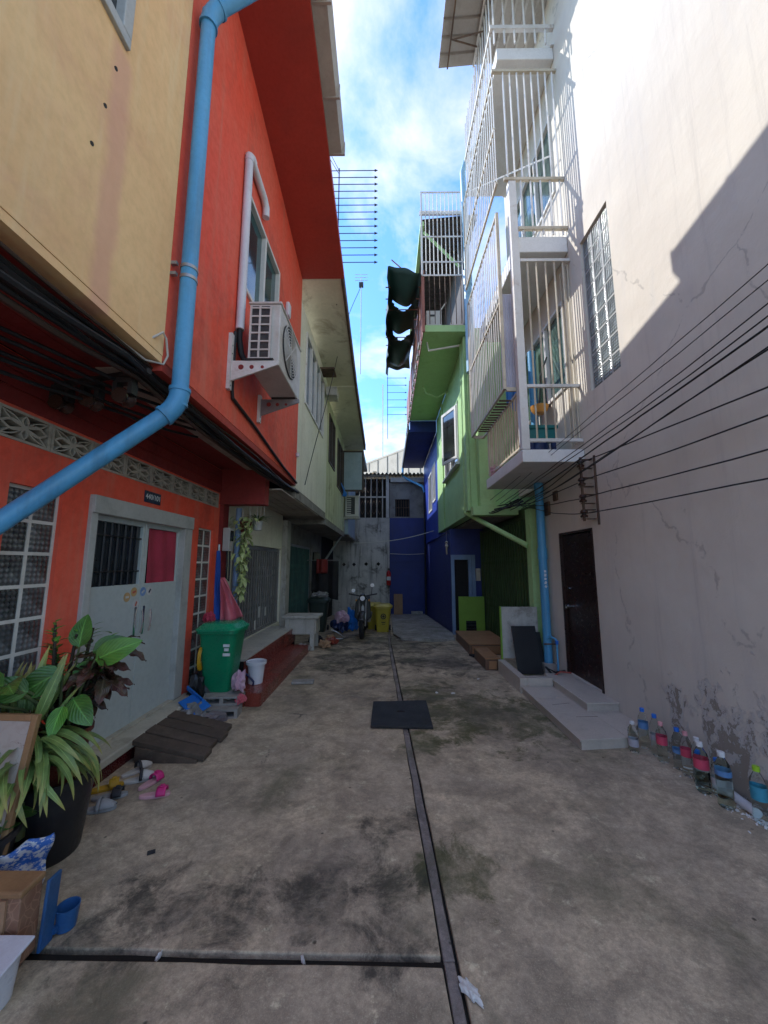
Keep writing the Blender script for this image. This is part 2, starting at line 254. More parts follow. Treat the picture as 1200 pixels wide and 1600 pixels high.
# ground concrete: sandy and dark patches, moss near the mat, wet stain beside the joint, pits
def blob(t, v, c, r, warp, soft=0.5):
    d = nd(t, 'ShaderNodeVectorMath', operation='DISTANCE'); t.links.new(v, d.inputs[0]); d.inputs[1].default_value = c
    w = math_(t, 'ADD', d.outputs['Value'], math_(t, 'MULTIPLY', math_(t, 'SUBTRACT', warp, 0.5), r * 5.0))
    return ramp(t, w, r * (1 - soft), r * (1 + soft * 0.4), 1, 0)
def concrete(name, c1, c2, special=True):
    m, t, p = base(name); v = pos(t)
    big = noise(t, v, 0.9, 8, 0.7, 0.6); mid = noise(t, mapping(t, v, loc=(3, 7, 0)), 3.2, 9, 0.78, 0.3); fine = noise(t, v, 38, 6, 0.8); grit = noise(t, v, 160, 3, 0.7)
    col = mixc(t, ramp(t, big, 0.36, 0.64), c1, c2)
    col = mixc(t, ramp(t, mid, 0.42, 0.66, 0, 0.75), col, tuple(x * 0.42 for x in c2))
    col = mixc(t, ramp(t, noise(t, mapping(t, v, loc=(9, 1, 0)), 2.1, 9, 0.75), 0.54, 0.7, 0, 0.55), col, tuple(x * 1.55 for x in c1))
    m2 = noise(t, mapping(t, v, loc=(1, 8, 0)), 11, 8, 0.8, 0.5)
    col = mixc(t, ramp(t, m2, 0.44, 0.66, 0, 0.5), col, tuple(x * 0.5 for x in c2))
    col = mixc(t, ramp(t, noise(t, mapping(t, v, loc=(4, 2, 0)), 7, 9, 0.8), 0.56, 0.68, 0, 0.6), col, tuple(min(.9, x * 1.7) for x in c1))
    col = mixc(t, ramp(t, fine, 0.4, 0.66, 0, 0.5), col, tuple(x * 0.5 for x in c2))
    col = mixc(t, ramp(t, grit, 0.5, 0.75, 0, 0.3), col, tuple(min(.9, x * 1.8) for x in c1))
    cw = nd(t, 'ShaderNodeTexNoise'); cw.inputs['Scale'].default_value = 1.6; cw.inputs['Detail'].default_value = 8; t.links.new(v, cw.inputs['Vector'])
    cv = nd(t, 'ShaderNodeTexVoronoi'); cv.feature = 'DISTANCE_TO_EDGE'; cv.inputs['Scale'].default_value = 0.55; t.links.new(mixc(t, 0.35, v, cw.outputs['Color']), cv.inputs['Vector'])
    crack = math_(t, 'MULTIPLY', ramp(t, cv.outputs['Distance'], 0.001, 0.004, 1, 0), ramp(t, big, 0.57, 0.63))
    col = mixc(t, math_(t, 'MULTIPLY', crack, 0.85), col, (0.03, 0.027, 0.022))
    mu = noise(t, mapping(t, v, loc=(2, 5, 1)), 1.3, 8, 0.7)
    if special:
        flat = mapping(t, v, (1, 1, 0)); wp = noise(t, v, 3.4, 9, 0.75, 0.6)
        moss = None
        for c, r in (((0.95, 4.35, 0), 0.75), ((1.45, 4.35, 0), 0.5), ((0.36, 3.7, 0), 0.22), ((0.28, 2.25, 0), 0.22), ((0.55, 5.0, 0), 0.45)):
            b = blob(t, flat, c, r, wp); moss = b if moss is None else math_(t, 'MAXIMUM', moss, b)
        col = mixc(t, math_(t, 'MULTIPLY', moss, ramp(t, mid, 0.3, 0.6, 0.25, 0.85)), col, (0.055, 0.062, 0.018))
        dk = None
        for c, r in (((-1.15, 1.96, 0), 0.22), ((-0.75, 1.98, 0), 0.26), ((-0.3, 2.05, 0), 0.25), ((0.02, 2.15, 0), 0.2), ((0.06, 1.9, 0), 0.17), ((-1.32, 1.86, 0), 0.14), ((0.05, 2.6, 0), 0.18),
                     ((0.4, 6.6, 0), 0.6), ((-0.5, 6.6, 0), 0.9), ((1.0, 6.4, 0), 0.6), ((-0.8, 8.6, 0), 1.4), ((0.4, 8.0, 0), 0.9)):
            b = blob(t, flat, c, r, wp, 0.7); dk = b if dk is None else math_(t, 'MAXIMUM', dk, b)
        col = mixc(t, math_(t, 'MULTIPLY', dk, ramp(t, mid, 0.35, 0.6, 0.35, 0.85)), col, (0.035, 0.033, 0.027))
    col = mixc(t, ramp(t, mu, 0.50, 0.70, 0, 0.6), col, (0.10, 0.10, 0.055)); col = mixc(t, ramp(t, noise(t, mapping(t, v, loc=(7, 3, 0)), 0.7, 7, 0.7), 0.5, 0.66, 0, 0.5), col, (0.13, 0.105, 0.085))
    vo = nd(t, 'ShaderNodeTexVoronoi'); vo.inputs['Scale'].default_value = 5.0; t.links.new(v, vo.inputs['Vector'])
    pit = ramp(t, vo.outputs['Distance'], 0.02, 0.06, 1, 0)
    col = mixc(t, math_(t, 'MULTIPLY', pit, 0.75), col, (0.02, 0.018, 0.015))
    t.links.new(col, p.inputs['Base Color']); t.links.new(ramp(t, mid, 0.3, 0.7, 0.65, 0.95), p.inputs['Roughness']); p.inputs['Specular IOR Level'].default_value = 0.3
    hh = math_(t, 'ADD', math_(t, 'MULTIPLY', fine, 0.8), math_(t, 'SUBTRACT', math_(t, 'ADD', mid, math_(t, 'MULTIPLY', m2, 0.5)), math_(t, 'ADD', math_(t, 'MULTIPLY', pit, 0.8), crack)))
    bump(t, p, hh, 0.5, 0.008); MATS[name] = m
concrete('concrete', (0.60, 0.47, 0.315), (0.43, 0.345, 0.25))
concrete('concrete_strip', (0.30, 0.255, 0.23), (0.22, 0.19, 0.175), False)
concrete('apron_concrete', (0.42, 0.40, 0.36), (0.32, 0.30, 0.27), False)
M('joint_dirt', (0.014, 0.012, 0.010), None, 6, 0.95)

# right-hand white wall: render coat with trowel waves, hairline runs and paint blown off near the ground
def white_wall():
    m, t, p = base('white_wall'); v = pos(t); s = nd(t, 'ShaderNodeSeparateXYZ'); t.links.new(v, s.inputs[0])
    col = mixc(t, ramp(t, noise(t, v, 0.8, 7, 0.65), 0.35, 0.65), (0.63, 0.58, 0.495), (0.57, 0.52, 0.445))
    col = mixc(t, ramp(t, noise(t, mapping(t, v, (4, 4, 0.5)), 1.0, 7, 0.7), 0.5, 0.72, 0, 0.35), col, (0.50, 0.48, 0.455))
    zz = s.outputs[2]; low = ramp(t, zz, 0.1, 1.5, 1, 0)
    col = mixc(t, math_(t, 'MULTIPLY', low, 0.30), col, (0.46, 0.425, 0.39))
    bl = noise(t, mapping(t, v, (1, 1, 0.8), (1.0, 2.0, 3.0)), 6.0, 10, 0.75, 0.25)
    thr = math_(t, 'SUBTRACT', bl, math_(t, 'ADD', math_(t, 'MULTIPLY', ramp(t, zz, 0.0, 1.1, 0, 1), 0.15), math_(t, 'MULTIPLY', ramp(t, zz, 0.9, 1.6, 0, 1), 0.3)))
    near = ramp(t, s.outputs[1], 3.35, 4.0, 0, 0.25); thr = math_(t, 'SUBTRACT', thr, near)
    bare = ramp(t, thr, 0.487, 0.50); rim = math_(t, 'SUBTRACT', ramp(t, thr, 0.425, 0.487), bare)
    col = mixc(t, math_(t, 'MAXIMUM', rim, 0), col, (0.60, 0.575, 0.545)); col = mixc(t, math_(t, 'MULTIPLY', bare, 0.85), col, (0.22, 0.19, 0.155))
    cw = nd(t, 'ShaderNodeTexNoise'); cw.inputs['Scale'].default_value = 1.3; cw.inputs['Detail'].default_value = 8; t.links.new(v, cw.inputs['Vector'])
    cv = nd(t, 'ShaderNodeTexVoronoi'); cv.feature = 'DISTANCE_TO_EDGE'; cv.inputs['Scale'].default_value = 0.6; t.links.new(mixc(t, 0.4, v, cw.outputs['Color']), cv.inputs['Vector'])
    hair = math_(t, 'MULTIPLY', ramp(t, cv.outputs['Distance'], 0.001, 0.004, 1, 0), ramp(t, bl, 0.45, 0.55)); col = mixc(t, math_(t, 'MULTIPLY', hair, 0.45), col, (0.25, 0.23, 0.21))
    rs = noise(t, mapping(t, v, (1, 9, 0.35)), 1.0, 7, 0.75); col = mixc(t, ramp(t, rs, 0.52, 0.72, 0, 0.38), col, (0.40, 0.37, 0.33))
    sp = noise(t, mapping(t, v, (1, 1, 0.6), (8, 1, 2)), 2.3, 10, 0.75); sp = ramp(t, sp, 0.665, 0.685); col = mixc(t, math_(t, 'MULTIPLY', sp, 0.5), col, (0.33, 0.29, 0.25))
    t.links.new(col, p.inputs['Base Color']); p.inputs['Roughness'].default_value = 0.85; p.inputs['Specular IOR Level'].default_value = 0.25
    h = math_(t, 'ADD', math_(t, 'MULTIPLY', noise(t, v, 2.2, 4, 0.5), 1.6), math_(t, 'MULTIPLY', noise(t, v, 55, 5, 0.7), 0.12))
    h = math_(t, 'ADD', h, math_(t, 'SUBTRACT', math_(t, 'MULTIPLY', rim, 0.35), math_(t, 'MULTIPLY', bare, 0.55)))
    bump(t, p, h, 0.65, 0.02); MATS['white_wall'] = m
white_wall()
def pattern_box():
    m, t, p = base('printed_card'); v = mapping(t, pos(t), (1, 1, 1)); vo = nd(t, 'ShaderNodeTexVoronoi'); vo.feature = 'DISTANCE_TO_EDGE'; vo.inputs['Scale'].default_value = 26; t.links.new(v, vo.inputs['Vector'])
    col = mixc(t, ramp(t, vo.outputs['Distance'], 0.03, 0.07), (0.30, 0.16, 0.095), (0.20, 0.095, 0.055)); col = mixc(t, ramp(t, noise(t, v, 9), 0.4, 0.7, 0, 0.4), col, (0.30, 0.18, 0.11))
    t.links.new(col, p.inputs['Base Color']); p.inputs['Roughness'].default_value = 0.7; MATS['printed_card'] = m
pattern_box()
def cracked_board():
    m, t, p = base('cracked_board'); v = pos(t); vo = nd(t, 'ShaderNodeTexVoronoi'); vo.feature = 'DISTANCE_TO_EDGE'; vo.inputs['Scale'].default_value = 15
    wv = nd(t, 'ShaderNodeTexNoise'); wv.inputs['Scale'].default_value = 9; wv.inputs['Detail'].default_value = 6; t.links.new(v, wv.inputs['Vector']); t.links.new(mixc(t, 0.22, mapping(t, v, (1, 1, 1.8)), wv.outputs['Color']), vo.inputs['Vector'])
    col = mixc(t, math_(t, 'MAXIMUM', ramp(t, vo.outputs['Distance'], 0.0, 0.02), ramp(t, noise(t, v, 7, 5), 0.42, 0.55)), (0.14, 0.10, 0.08), (0.43, 0.37, 0.31)); col = mixc(t, ramp(t, noise(t, v, 16, 6), 0.5, 0.7, 0, 0.5), col, (0.34, 0.26, 0.20))
    t.links.new(col, p.inputs['Base Color']); p.inputs['Roughness'].default_value = 0.8; MATS['cracked_board'] = m
cracked_board()
def printed_bag():
    m, t, p = base('printed_bag'); v = pos(t); col = mixc(t, ramp(t, noise(t, mapping(t, v, (1, 1, 2.2)), 22, 6, 0.7, 0.1), 0.46, 0.52), (0.58, 0.57, 0.54), (0.03, 0.13, 0.42))
    t.links.new(col, p.inputs['Base Color']); p.inputs['Roughness'].default_value = 0.4; MATS['printed_bag'] = m
printed_bag()
# ------------------------------------------------------------------ geometry helpers
OFF = {}
class MB:
    def __init__(self): self.v = []; self.f = []; self.uv = None
    def add(self, vs, fs):
        o = len(self.v); self.v += [tuple(x) for x in vs]; self.f += [tuple(i + o for i in f) for f in fs]; return self
    def box(self, x0, x1, y0, y1, z0, z1):
        return self.add([(x0, y0, z0), (x1, y0, z0), (x1, y1, z0), (x0, y1, z0), (x0, y0, z1), (x1, y0, z1), (x1, y1, z1), (x0, y1, z1)],
                        [(0, 3, 2, 1), (4, 5, 6, 7), (0, 1, 5, 4), (1, 2, 6, 5), (2, 3, 7, 6), (3, 0, 4, 7)])
    def obox(self, c, s, rot=(0, 0, 0)):
        m = Euler(rot).to_matrix(); c = Vector(c); h = Vector(s) / 2
        vs = [c + m @ Vector((sx * h.x, sy * h.y, sz * h.z)) for sz in (-1, 1) for (sx, sy) in ((-1, -1), (1, -1), (1, 1), (-1, 1))]
        return self.add(vs, [(0, 3, 2, 1), (4, 5, 6, 7), (0, 1, 5, 4), (1, 2, 6, 5), (2, 3, 7, 6), (3, 0, 4, 7)])
    def tube(self, pts, r, n=10, caps=True):
        pts = [Vector(p) for p in pts]; rr = r if isinstance(r, (list, tuple)) else [r] * len(pts)
        rings = []; prev = None
        for i, p in enumerate(pts):
            d = (pts[min(i + 1, len(pts) - 1)] - pts[max(i - 1, 0)]).normalized()
            if prev is None:
                a = Vector((0, 0, 1)) if abs(d.z) < 0.9 else Vector((1, 0, 0)); u = d.cross(a).normalized()
            else:
                u = (prev - d * prev.dot(d)); u = u.normalized() if u.length > 1e-6 else d.orthogonal().normalized()
            w = d.cross(u); prev = u
            rings.append([p + (u * math.cos(2 * math.pi * k / n) + w * math.sin(2 * math.pi * k / n)) * rr[i] for k in range(n)])
        vs = [q for rg in rings for q in rg]; fs = []
        for i in range(len(rings) - 1):
            for k in range(n):
                k2 = (k + 1) % n; fs.append((i * n + k, i * n + k2, (i + 1) * n + k2, (i + 1) * n + k))
        if caps: fs.append(tuple(range(n - 1, -1, -1))); fs.append(tuple((len(rings) - 1) * n + k for k in range(n)))
        return self.add(vs, fs)
    def lathe(self, prof, c, n=20, sq=None, caps=True):
        """prof: list of (r, z). sq: optional (sx, sy) for squashed / rounded-square sections via superellipse exponent"""
        cx, cy, cz = c; vs = []; fs = []
        for (r, z) in prof:
            for k in range(n):
                a = 2 * math.pi * (k + 0.5) / n; ca, sa = math.cos(a), math.sin(a)
                if sq:
                    e = sq[2]; x = math.copysign(abs(ca) ** e, ca) * sq[0]; y = math.copysign(abs(sa) ** e, sa) * sq[1]
                else: x, y = ca, sa
                vs.append((cx + r * x, cy + r * y, cz + z))
        for i in range(len(prof) - 1):
            for k in range(n):
                k2 = (k + 1) % n; fs.append((i * n + k, i * n + k2, (i + 1) * n + k2, (i + 1) * n + k))
        if caps: fs.append(tuple(range(n - 1, -1, -1))); fs.append(tuple((len(prof) - 1) * n + k for k in range(n)))
        return self.add(vs, fs)
    def prism(self, poly, axis, a, b):
        """extrude 2-D polygon along axis ('x','y','z') from a to b"""
        n = len(poly)
        def P(p, t): return {'x': (t, p[0], p[1]), 'y': (p[0], t, p[1]), 'z': (p[0], p[1], t)}[axis]
        vs = [P(p, a) for p in poly] + [P(p, b) for p in poly]
        fs = [tuple(range(n - 1, -1, -1)), tuple(range(n, 2 * n))] + [(i, (i + 1) % n, n + (i + 1) % n, n + i) for i in range(n)]
        return self.add(vs, fs)
    def sheet(self, fn, nu, nv, thick=None):
        vs = [fn(i / nu, j / nv) for j in range(nv + 1) for i in range(nu + 1)]
        fs = [(j * (nu + 1) + i, j * (nu + 1) + i + 1, (j + 1) * (nu + 1) + i + 1, (j + 1) * (nu + 1) + i) for j in range(nv) for i in range(nu)]
        return self.add(vs, fs)
    def wall(self, ax, f, b, us, zs, holes):
        """wall in plane ax ('x' or 'y'), faces f (visible) and b; us, zs extents; holes (u0,u1,z0,z1). Closed, no inner faces"""
        U = sorted(set([us[0], us[1]] + [h for q in holes for h in q[:2] if us[0] < h < us[1]])); Z = sorted(set([zs[0], zs[1]] + [h for q in holes for h in q[2:] if zs[0] < h < zs[1]]))
        def solid(i, j):
            if i < 0 or j < 0 or i >= len(U) - 1 or j >= len(Z) - 1: return False
            u = (U[i] + U[i + 1]) / 2; z = (Z[j] + Z[j + 1]) / 2
            return not any(q[0] < u < q[1] and q[2] < z < q[3] for q in holes)
        def P(t, u, z): return (t, u, z) if ax == 'x' else (u, t, z)
        idx = {}
        def vi(t, i, j):
            k = (t, i, j)
            if k not in idx: idx[k] = len(self.v); self.v.append(P(f if t == 0 else b, U[i], Z[j]))
            return idx[k]
        for i in range(len(U) - 1):
            for j in range(len(Z) - 1):
                if not solid(i, j): continue
                self.f.append((vi(0, i, j), vi(0, i + 1, j), vi(0, i + 1, j + 1), vi(0, i, j + 1)))
                self.f.append((vi(1, i, j), vi(1, i, j + 1), vi(1, i + 1, j + 1), vi(1, i + 1, j)))
                if not solid(i - 1, j): self.f.append((vi(0, i, j), vi(0, i, j + 1), vi(1, i, j + 1), vi(1, i, j)))
                if not solid(i + 1, j): self.f.append((vi(0, i + 1, j), vi(1, i + 1, j), vi(1, i + 1, j + 1), vi(0, i + 1, j + 1)))
                if not solid(i, j - 1): self.f.append((vi(0, i, j), vi(1, i, j), vi(1, i + 1, j), vi(0, i + 1, j)))
                if not solid(i, j + 1): self.f.append((vi(0, i, j + 1), vi(0, i + 1, j + 1), vi(1, i + 1, j + 1), vi(1, i, j + 1)))
        return self
    def build(self, name, mat, parent=None, smooth=False, bevel=0.0, solid=0.0, sub=0, label=None):
        off = OFF.get(parent.name, Vector((0, 0, 0))) if parent else Vector((0, 0, 0))
        me = bpy.data.meshes.new(name); me.from_pydata([(x - off.x, y - off.y, z - off.z) for (x, y, z) in self.v], [], self.f)
        bm = bmesh.new(); bm.from_mesh(me); bmesh.ops.recalc_face_normals(bm, faces=bm.faces); bm.to_mesh(me); bm.free()
        me.materials.append(MATS[mat])
        if smooth:
            for p in me.polygons: p.use_smooth = True
        o = bpy.data.objects.new(name, me); COL.objects.link(o)
        if parent: o.parent = parent; OFF[o.name] = off
        if solid: md = o.modifiers.new('solid', 'SOLIDIFY'); md.thickness = solid; md.offset = 0
        if bevel:
            md = o.modifiers.new('bevel', 'BEVEL'); md.width = bevel; md.segments = 2; md.limit_method = 'ANGLE'; md.angle_limit = R(40)
        if sub: md = o.modifiers.new('sub', 'SUBSURF'); md.levels = sub; md.render_levels = sub
        if smooth and not sub:
            try:
                o.select_set(False)
                for e in me.edges: pass
                me.set_sharp_from_angle(angle=R(42))
            except Exception: pass
        if label: o['label'] = label
        return o
def thing(name, loc, label, cat, group=None):
    o = bpy.data.objects.new(name, None); COL.objects.link(o); o.location = loc; o.empty_display_size = 0.1
    o['label'] = label; o['category'] = cat
    if group: o['group'] = group
    OFF[o.name] = Vector(loc); return o
def tag(o, label, cat, group=None):
    o['label'] = label; o['category'] = cat
    if group: o['group'] = group
    return o
def struct(o): o['kind'] = 'structure'; return o
def piece(parent, name, mesh, loc, rot=(0, 0, 0), scale=(1, 1, 1), mat=None):
    """one more object that shares mesh data; loc in world coordinates, parents carry no rotation"""
    o = bpy.data.objects.new(name, mesh); COL.objects.link(o); off = OFF.get(parent.name, Vector((0, 0, 0)))
    o.parent = parent; o.location = Vector(loc) - off; o.rotation_euler = rot; o.scale = scale; return o
def shared(mb, name, mat, smooth=False, bevel=0.0):
    me = bpy.data.meshes.new(name); me.from_pydata(mb.v, [], mb.f)
    bm = bmesh.new(); bm.from_mesh(me); bmesh.ops.recalc_face_normals(bm, faces=bm.faces)
    if bevel: bmesh.ops.bevel(bm, geom=bm.edges[:], offset=bevel, segments=1, affect='EDGES', profile=0.5)
    bm.to_mesh(me); bm.free()
    me.materials.append(MATS[mat])
    if smooth:
        for p in me.polygons: p.use_smooth = True
    return me
def text_part(s, size, mat, parent, loc, rot, name='lettering', depth=0.001, align='CENTER'):
    cu = bpy.data.curves.new('t', 'FONT'); cu.body = s; cu.size = size; cu.extrude = depth; cu.align_x = align; cu.align_y = 'CENTER'
    t = bpy.data.objects.new('t', cu); COL.objects.link(t); bpy.context.view_layer.update()
    me = bpy.data.meshes.new_from_object(t.evaluated_get(bpy.context.evaluated_depsgraph_get())); bpy.data.objects.remove(t)
    me.materials.clear(); me.materials.append(MATS[mat]); me.name = name
    return piece(parent, name, me, loc, rot)
def bar(parent, name, a, b, w, mat, n=6): return MB().tube([a, b], w, n).build(name, mat, parent)
def bars_between(parent, name, p0, p1, count, length_vec, w, mat):
    """count alike vertical (or other) square bars from p0 to p1, sharing one mesh"""
    L = Vector(length_vec); mb = MB().tube([(0, 0, 0), L], w, 4); me = shared(mb, name, mat)
    p0 = Vector(p0); p1 = Vector(p1)
    for i in range(count): piece(parent, name, me, p0.lerp(p1, i / max(1, count - 1)) + Vector((random.uniform(-.003, .003), random.uniform(-.003, .003), 0)))
def catenary(a, b, sag, n=14, wob=0.0, seed=0):
    rnd = random.Random(seed); a = Vector(a); b = Vector(b); out = []
    ph = rnd.uniform(0, 6)
    for i in range(n + 1):
        t = i / n; p = a.lerp(b, t); p.z -= sag * 4 * t * (1 - t)
        if wob: p += Vector((math.sin(t * 9 + ph) * wob, math.sin(t * 7 + ph * 2) * wob, math.sin(t * 11 + ph * 3) * wob * 0.8 + rnd.uniform(-wob, wob) * 0.25))
        out.append(p)
    return out
def ground_z(y): return 0.0 if y < 8 else -0.06 * (y - 8)

# ------------------------------------------------------------------ ground
gm = MB()
for (y0, y1) in ((-40, 8), (8, 60)):
    gm.add([(-60, y0, ground_z(y0) - 0.035), (60, y0, ground_z(y0) - 0.035), (60, y1, ground_z(y1) - 0.035), (-60, y1, ground_z(y1) - 0.035)], [(0, 1, 2, 3)])
ground = struct(gm.build('ground', 'concrete'))
def slab(poly, mat='concrete', dz=0.0, name='concrete_slab', jag=0.004, par=None, n=0.25):
    """poly (x,y) outline with slightly ragged edges, top follows the ground, 6 cm thick"""
    pts = []
    for i in range(len(poly)):
        a = Vector(poly[i] + (0,)); b = Vector(poly[(i + 1) % len(poly)] + (0,)); k = max(1, int((b - a).length / n))
        for j in range(k):
            p = a.lerp(b, j / k); pts.append((p.x + random.uniform(-jag, jag), p.y + random.uniform(-jag, jag)))
    m = len(pts); vs = [(x, y, ground_z(y) + dz) for x, y in pts] + [(x, y, ground_z(y) - 0.06) for x, y in pts]
    fs = [tuple(range(m))] + [(i, m + i, m + (i + 1) % m, (i + 1) % m) for i in range(m)]
    mb = MB(); mb.add(vs, fs); o = mb.build(name, mat, par or ground, bevel=0.006); return o
def sx(y): return 0.265 - (y - 1.3) * 0.033        # drain strip centre line: runs slightly across the alley
def sl(y): return sx(y) - 0.028
def sr(y): return sx(y) + 0.028
slab([(-9, -9), (sl(-9), -9), (sl(1.755), 1.755), (-9, 1.83)])
slab([(-6, 1.872), (sl(1.80), 1.80), (sl(4.9), 4.9), (-6, 4.93)])
slab([(-6, 4.937), (sl(4.907), 4.907), (sl(8), 8.0), (-6, 8.0)])
slab([(-6, 8.0), (sl(8), 8.0), (sl(8), 30), (-6, 30)], n=3)
slab([(sr(-9) + .012, -9), (9, -9), (9, 4.78), (sr(4.8) + .012, 4.80)])
slab([(sr(4.81) + .012, 4.807), (6, 4.787), (6, 8.0), (sr(8) + .012, 8.0)])
slab([(sr(8) + .012, 8.0), (6, 8), (6, 30), (sr(8) + .012, 30)], n=3)
for (a, b) in ((-9, 1.78), (1.784, 3.9), (3.904, 8.0)):
    slab([(sl(a) + .006, a), (sr(a), a), (sr(b), b), (sl(b) + .006, b)], 'concrete_strip', -0.006, 'drain_cover')
slab([(sl(8) + .006, 8.0), (sr(8), 8.0), (sr(8), 14), (sl(8) + .006, 14)], 'concrete_strip', -0.006, 'drain_cover', n=3)
ap = struct(slab([(0.30, 8.5), (0.95, 8.25), (1.46, 8.45), (1.58, 9.5), (1.58, 16.15), (0.16, 16.15), (0.14, 9.4)], 'apron_concrete', 0.05, 'apron', 0.01))
MB().box(-9, .32, 1.70, 1.93, -.034, -.026).build('joint_filler', 'joint_dirt', ground); MB().add([(sl(-9) - .03, -9, -.024), (sr(-9) + .05, -9, -.024), (sr(8) + .05, 8, -.024), (sl(8) - .03, 8, -.024)], [(0, 1, 2, 3)]).build('joint_filler', 'joint_dirt', ground)
# small rubbish lying about
def crumple(name, c, size, mat, label, cat, flat=0.5, group=None, seed=1, sub=1):
    rnd = random.Random(seed); bm = bmesh.new(); bmesh.ops.create_icosphere(bm, subdivisions=3, radius=1.0)
    for v in bm.verts:
        k = 1 + 0.35 * math.sin(v.co.x * 5 + seed) * math.sin(v.co.y * 6 + seed * 2) + rnd.uniform(-0.16, 0.16)
        v.co = Vector((v.co.x * size[0] * k, v.co.y * size[1] * k, max(-0.6, v.co.z) * size[2] * k))
    mz = min(v.co.z for v in bm.verts)
    for v in bm.verts: v.co.z -= mz; v.co += Vector((0, 0, 0))
    me = bpy.data.meshes.new(name); bm.to_mesh(me); bm.free(); me.materials.append(MATS[mat])
    for p in me.polygons: p.use_smooth = False
    o = bpy.data.objects.new(name, me); COL.objects.link(o); o.location = c; o.rotation_euler = (0, 0, seed * 0.7)
    return tag(o, label, cat, group)
crumple('paper_scrap', (0.31, 1.66, 0), (0.05, 0.022, 0.012), 'paper', 'crumpled white paper scrap beside the long drain strip', 'litter', seed=3)
for i, (x, y) in enumerate(((0.82, 5.0), (1.28, 5.6), (0.62, 5.02))):
    crumple('paper_bit', (x, y, 0), (0.025, 0.014, 0.006), 'paper', 'tiny white paper bit on the mossy concrete behind the black mat', 'litter', group='paper bits on the mossy concrete', seed=5 + i)
for i, (x, y) in enumerate(((-0.95, 1.80), (-0.35, 1.79))):
    crumple('joint_scrap', (x, y, -0.02), (0.018, 0.006, 0.010), 'paper', 'small pale scrap caught in the cross joint of the paving', 'litter', group='scraps in the joint', seed=11 + i)
tag(MB().obox((-1.32, 2.34, 0.008), (0.04, 0.018, 0.014), (0, 0, 0.5)).build('wood_chip', 'black_rubber', bevel=0.002), 'small black chip lying alone on bare concrete', 'litter')
# rubber mat with a finger hole
mm = MB(); mm.wall('x', 0, 0, (0, 1), (0, 1), [])
mm = MB(); x0, x1, y0, y1 = -0.165, 0.45, 3.96, 4.66
O = [(x0, y0), (x1 + .01, y0 - .015), (x1 - .01, y1 + .02), (x0 + .02, y1)]; cx, cy = 0.145, 4.34; N = 16
inner = [(cx + 0.045 * math.cos(2 * math.pi * k / N), cy + 0.022 * math.sin(2 * math.pi * k / N)) for k in range(N)]
def rect_ray(a):
    dxx, dyy = math.cos(a), math.sin(a); tx = ((x1 if dxx > 0 else x0) - cx) / dxx if abs(dxx) > 1e-6 else 9; ty = ((y1 if dyy > 0 else y0) - cy) / dyy if abs(dyy) > 1e-6 else 9
    q = min(tx, ty); return (cx + dxx * q, cy + dyy * q)
angs = sorted([2 * math.pi * k / N for k in range(N)] + [math.atan2(b - cy, a - cx) % (2 * math.pi) for a, b in ((x0, y0), (x1, y0), (x1, y1), (x0, y1))])
vs = []; 
for z in (0.006, 0.03):
    for a in angs: vs.append((*rect_ray(a), z + 0.006 * math.sin(a * 2)))
    for a in angs: vs.append((cx + 0.045 * math.cos(a), cy + 0.022 * math.sin(a), z))
n = len(angs); fs = []
for k in range(n):
    k2 = (k + 1) % n
    fs += [(k, n + k, n + k2, k2), (2 * n + k, 2 * n + k2, 3 * n + k2, 3 * n + k), (k, k2, 2 * n + k2, 2 * n + k), (n + k, 3 * n + k, 3 * n + k2, n + k2)]
mb = MB(); mb.add(vs, fs); tag(mb.build('rubber_mat', 'black_rubber', bevel=0.004), 'black rubber mat with a centre hole lying over the drain strip', 'mat')
# ------------------------------------------------------------------ window helper (in a wall at x = const)
def window_x(par, xf, y0, y1, z0, z1, sgn, panes, fmat, pmat, fw=0.05, sill=False, name='window'):
    """framed window; sgn = +1 when the wall looks to +x. panes = number of lights along y; each pane its own piece"""
    fx0, fx1 = (xf - 0.06 * sgn, xf + 0.025 * sgn)
    m = MB(); lo, hi = min(fx0, fx1), max(fx0, fx1)
    m.box(lo, hi, y0, y1, z0, z0 + fw); m.box(lo, hi, y0, y1, z1 - fw, z1)
    w = (y1 - y0 - fw) / panes
    for i in range(panes + 1): m.box(lo, hi, y0 + i * w, y0 + i * w + fw, z0 + fw, z1 - fw)
    o = m.build(name, fmat, par, bevel=0.006)
    for i in range(panes):
        px = xf - 0.035 * sgn; MB().box(px - 0.006, px + 0.006, y0 + i * w + fw, y0 + (i + 1) * w, z0 + fw, z1 - fw).build('pane', pmat, o)
    if sill: MB().box(min(xf, xf + 0.09 * sgn), max(xf, xf + 0.09 * sgn), y0 - 0.05, y1 + 0.05, z0 - 0.06, z0 - 0.003).build('sill', fmat, o, bevel=0.005)
    return o
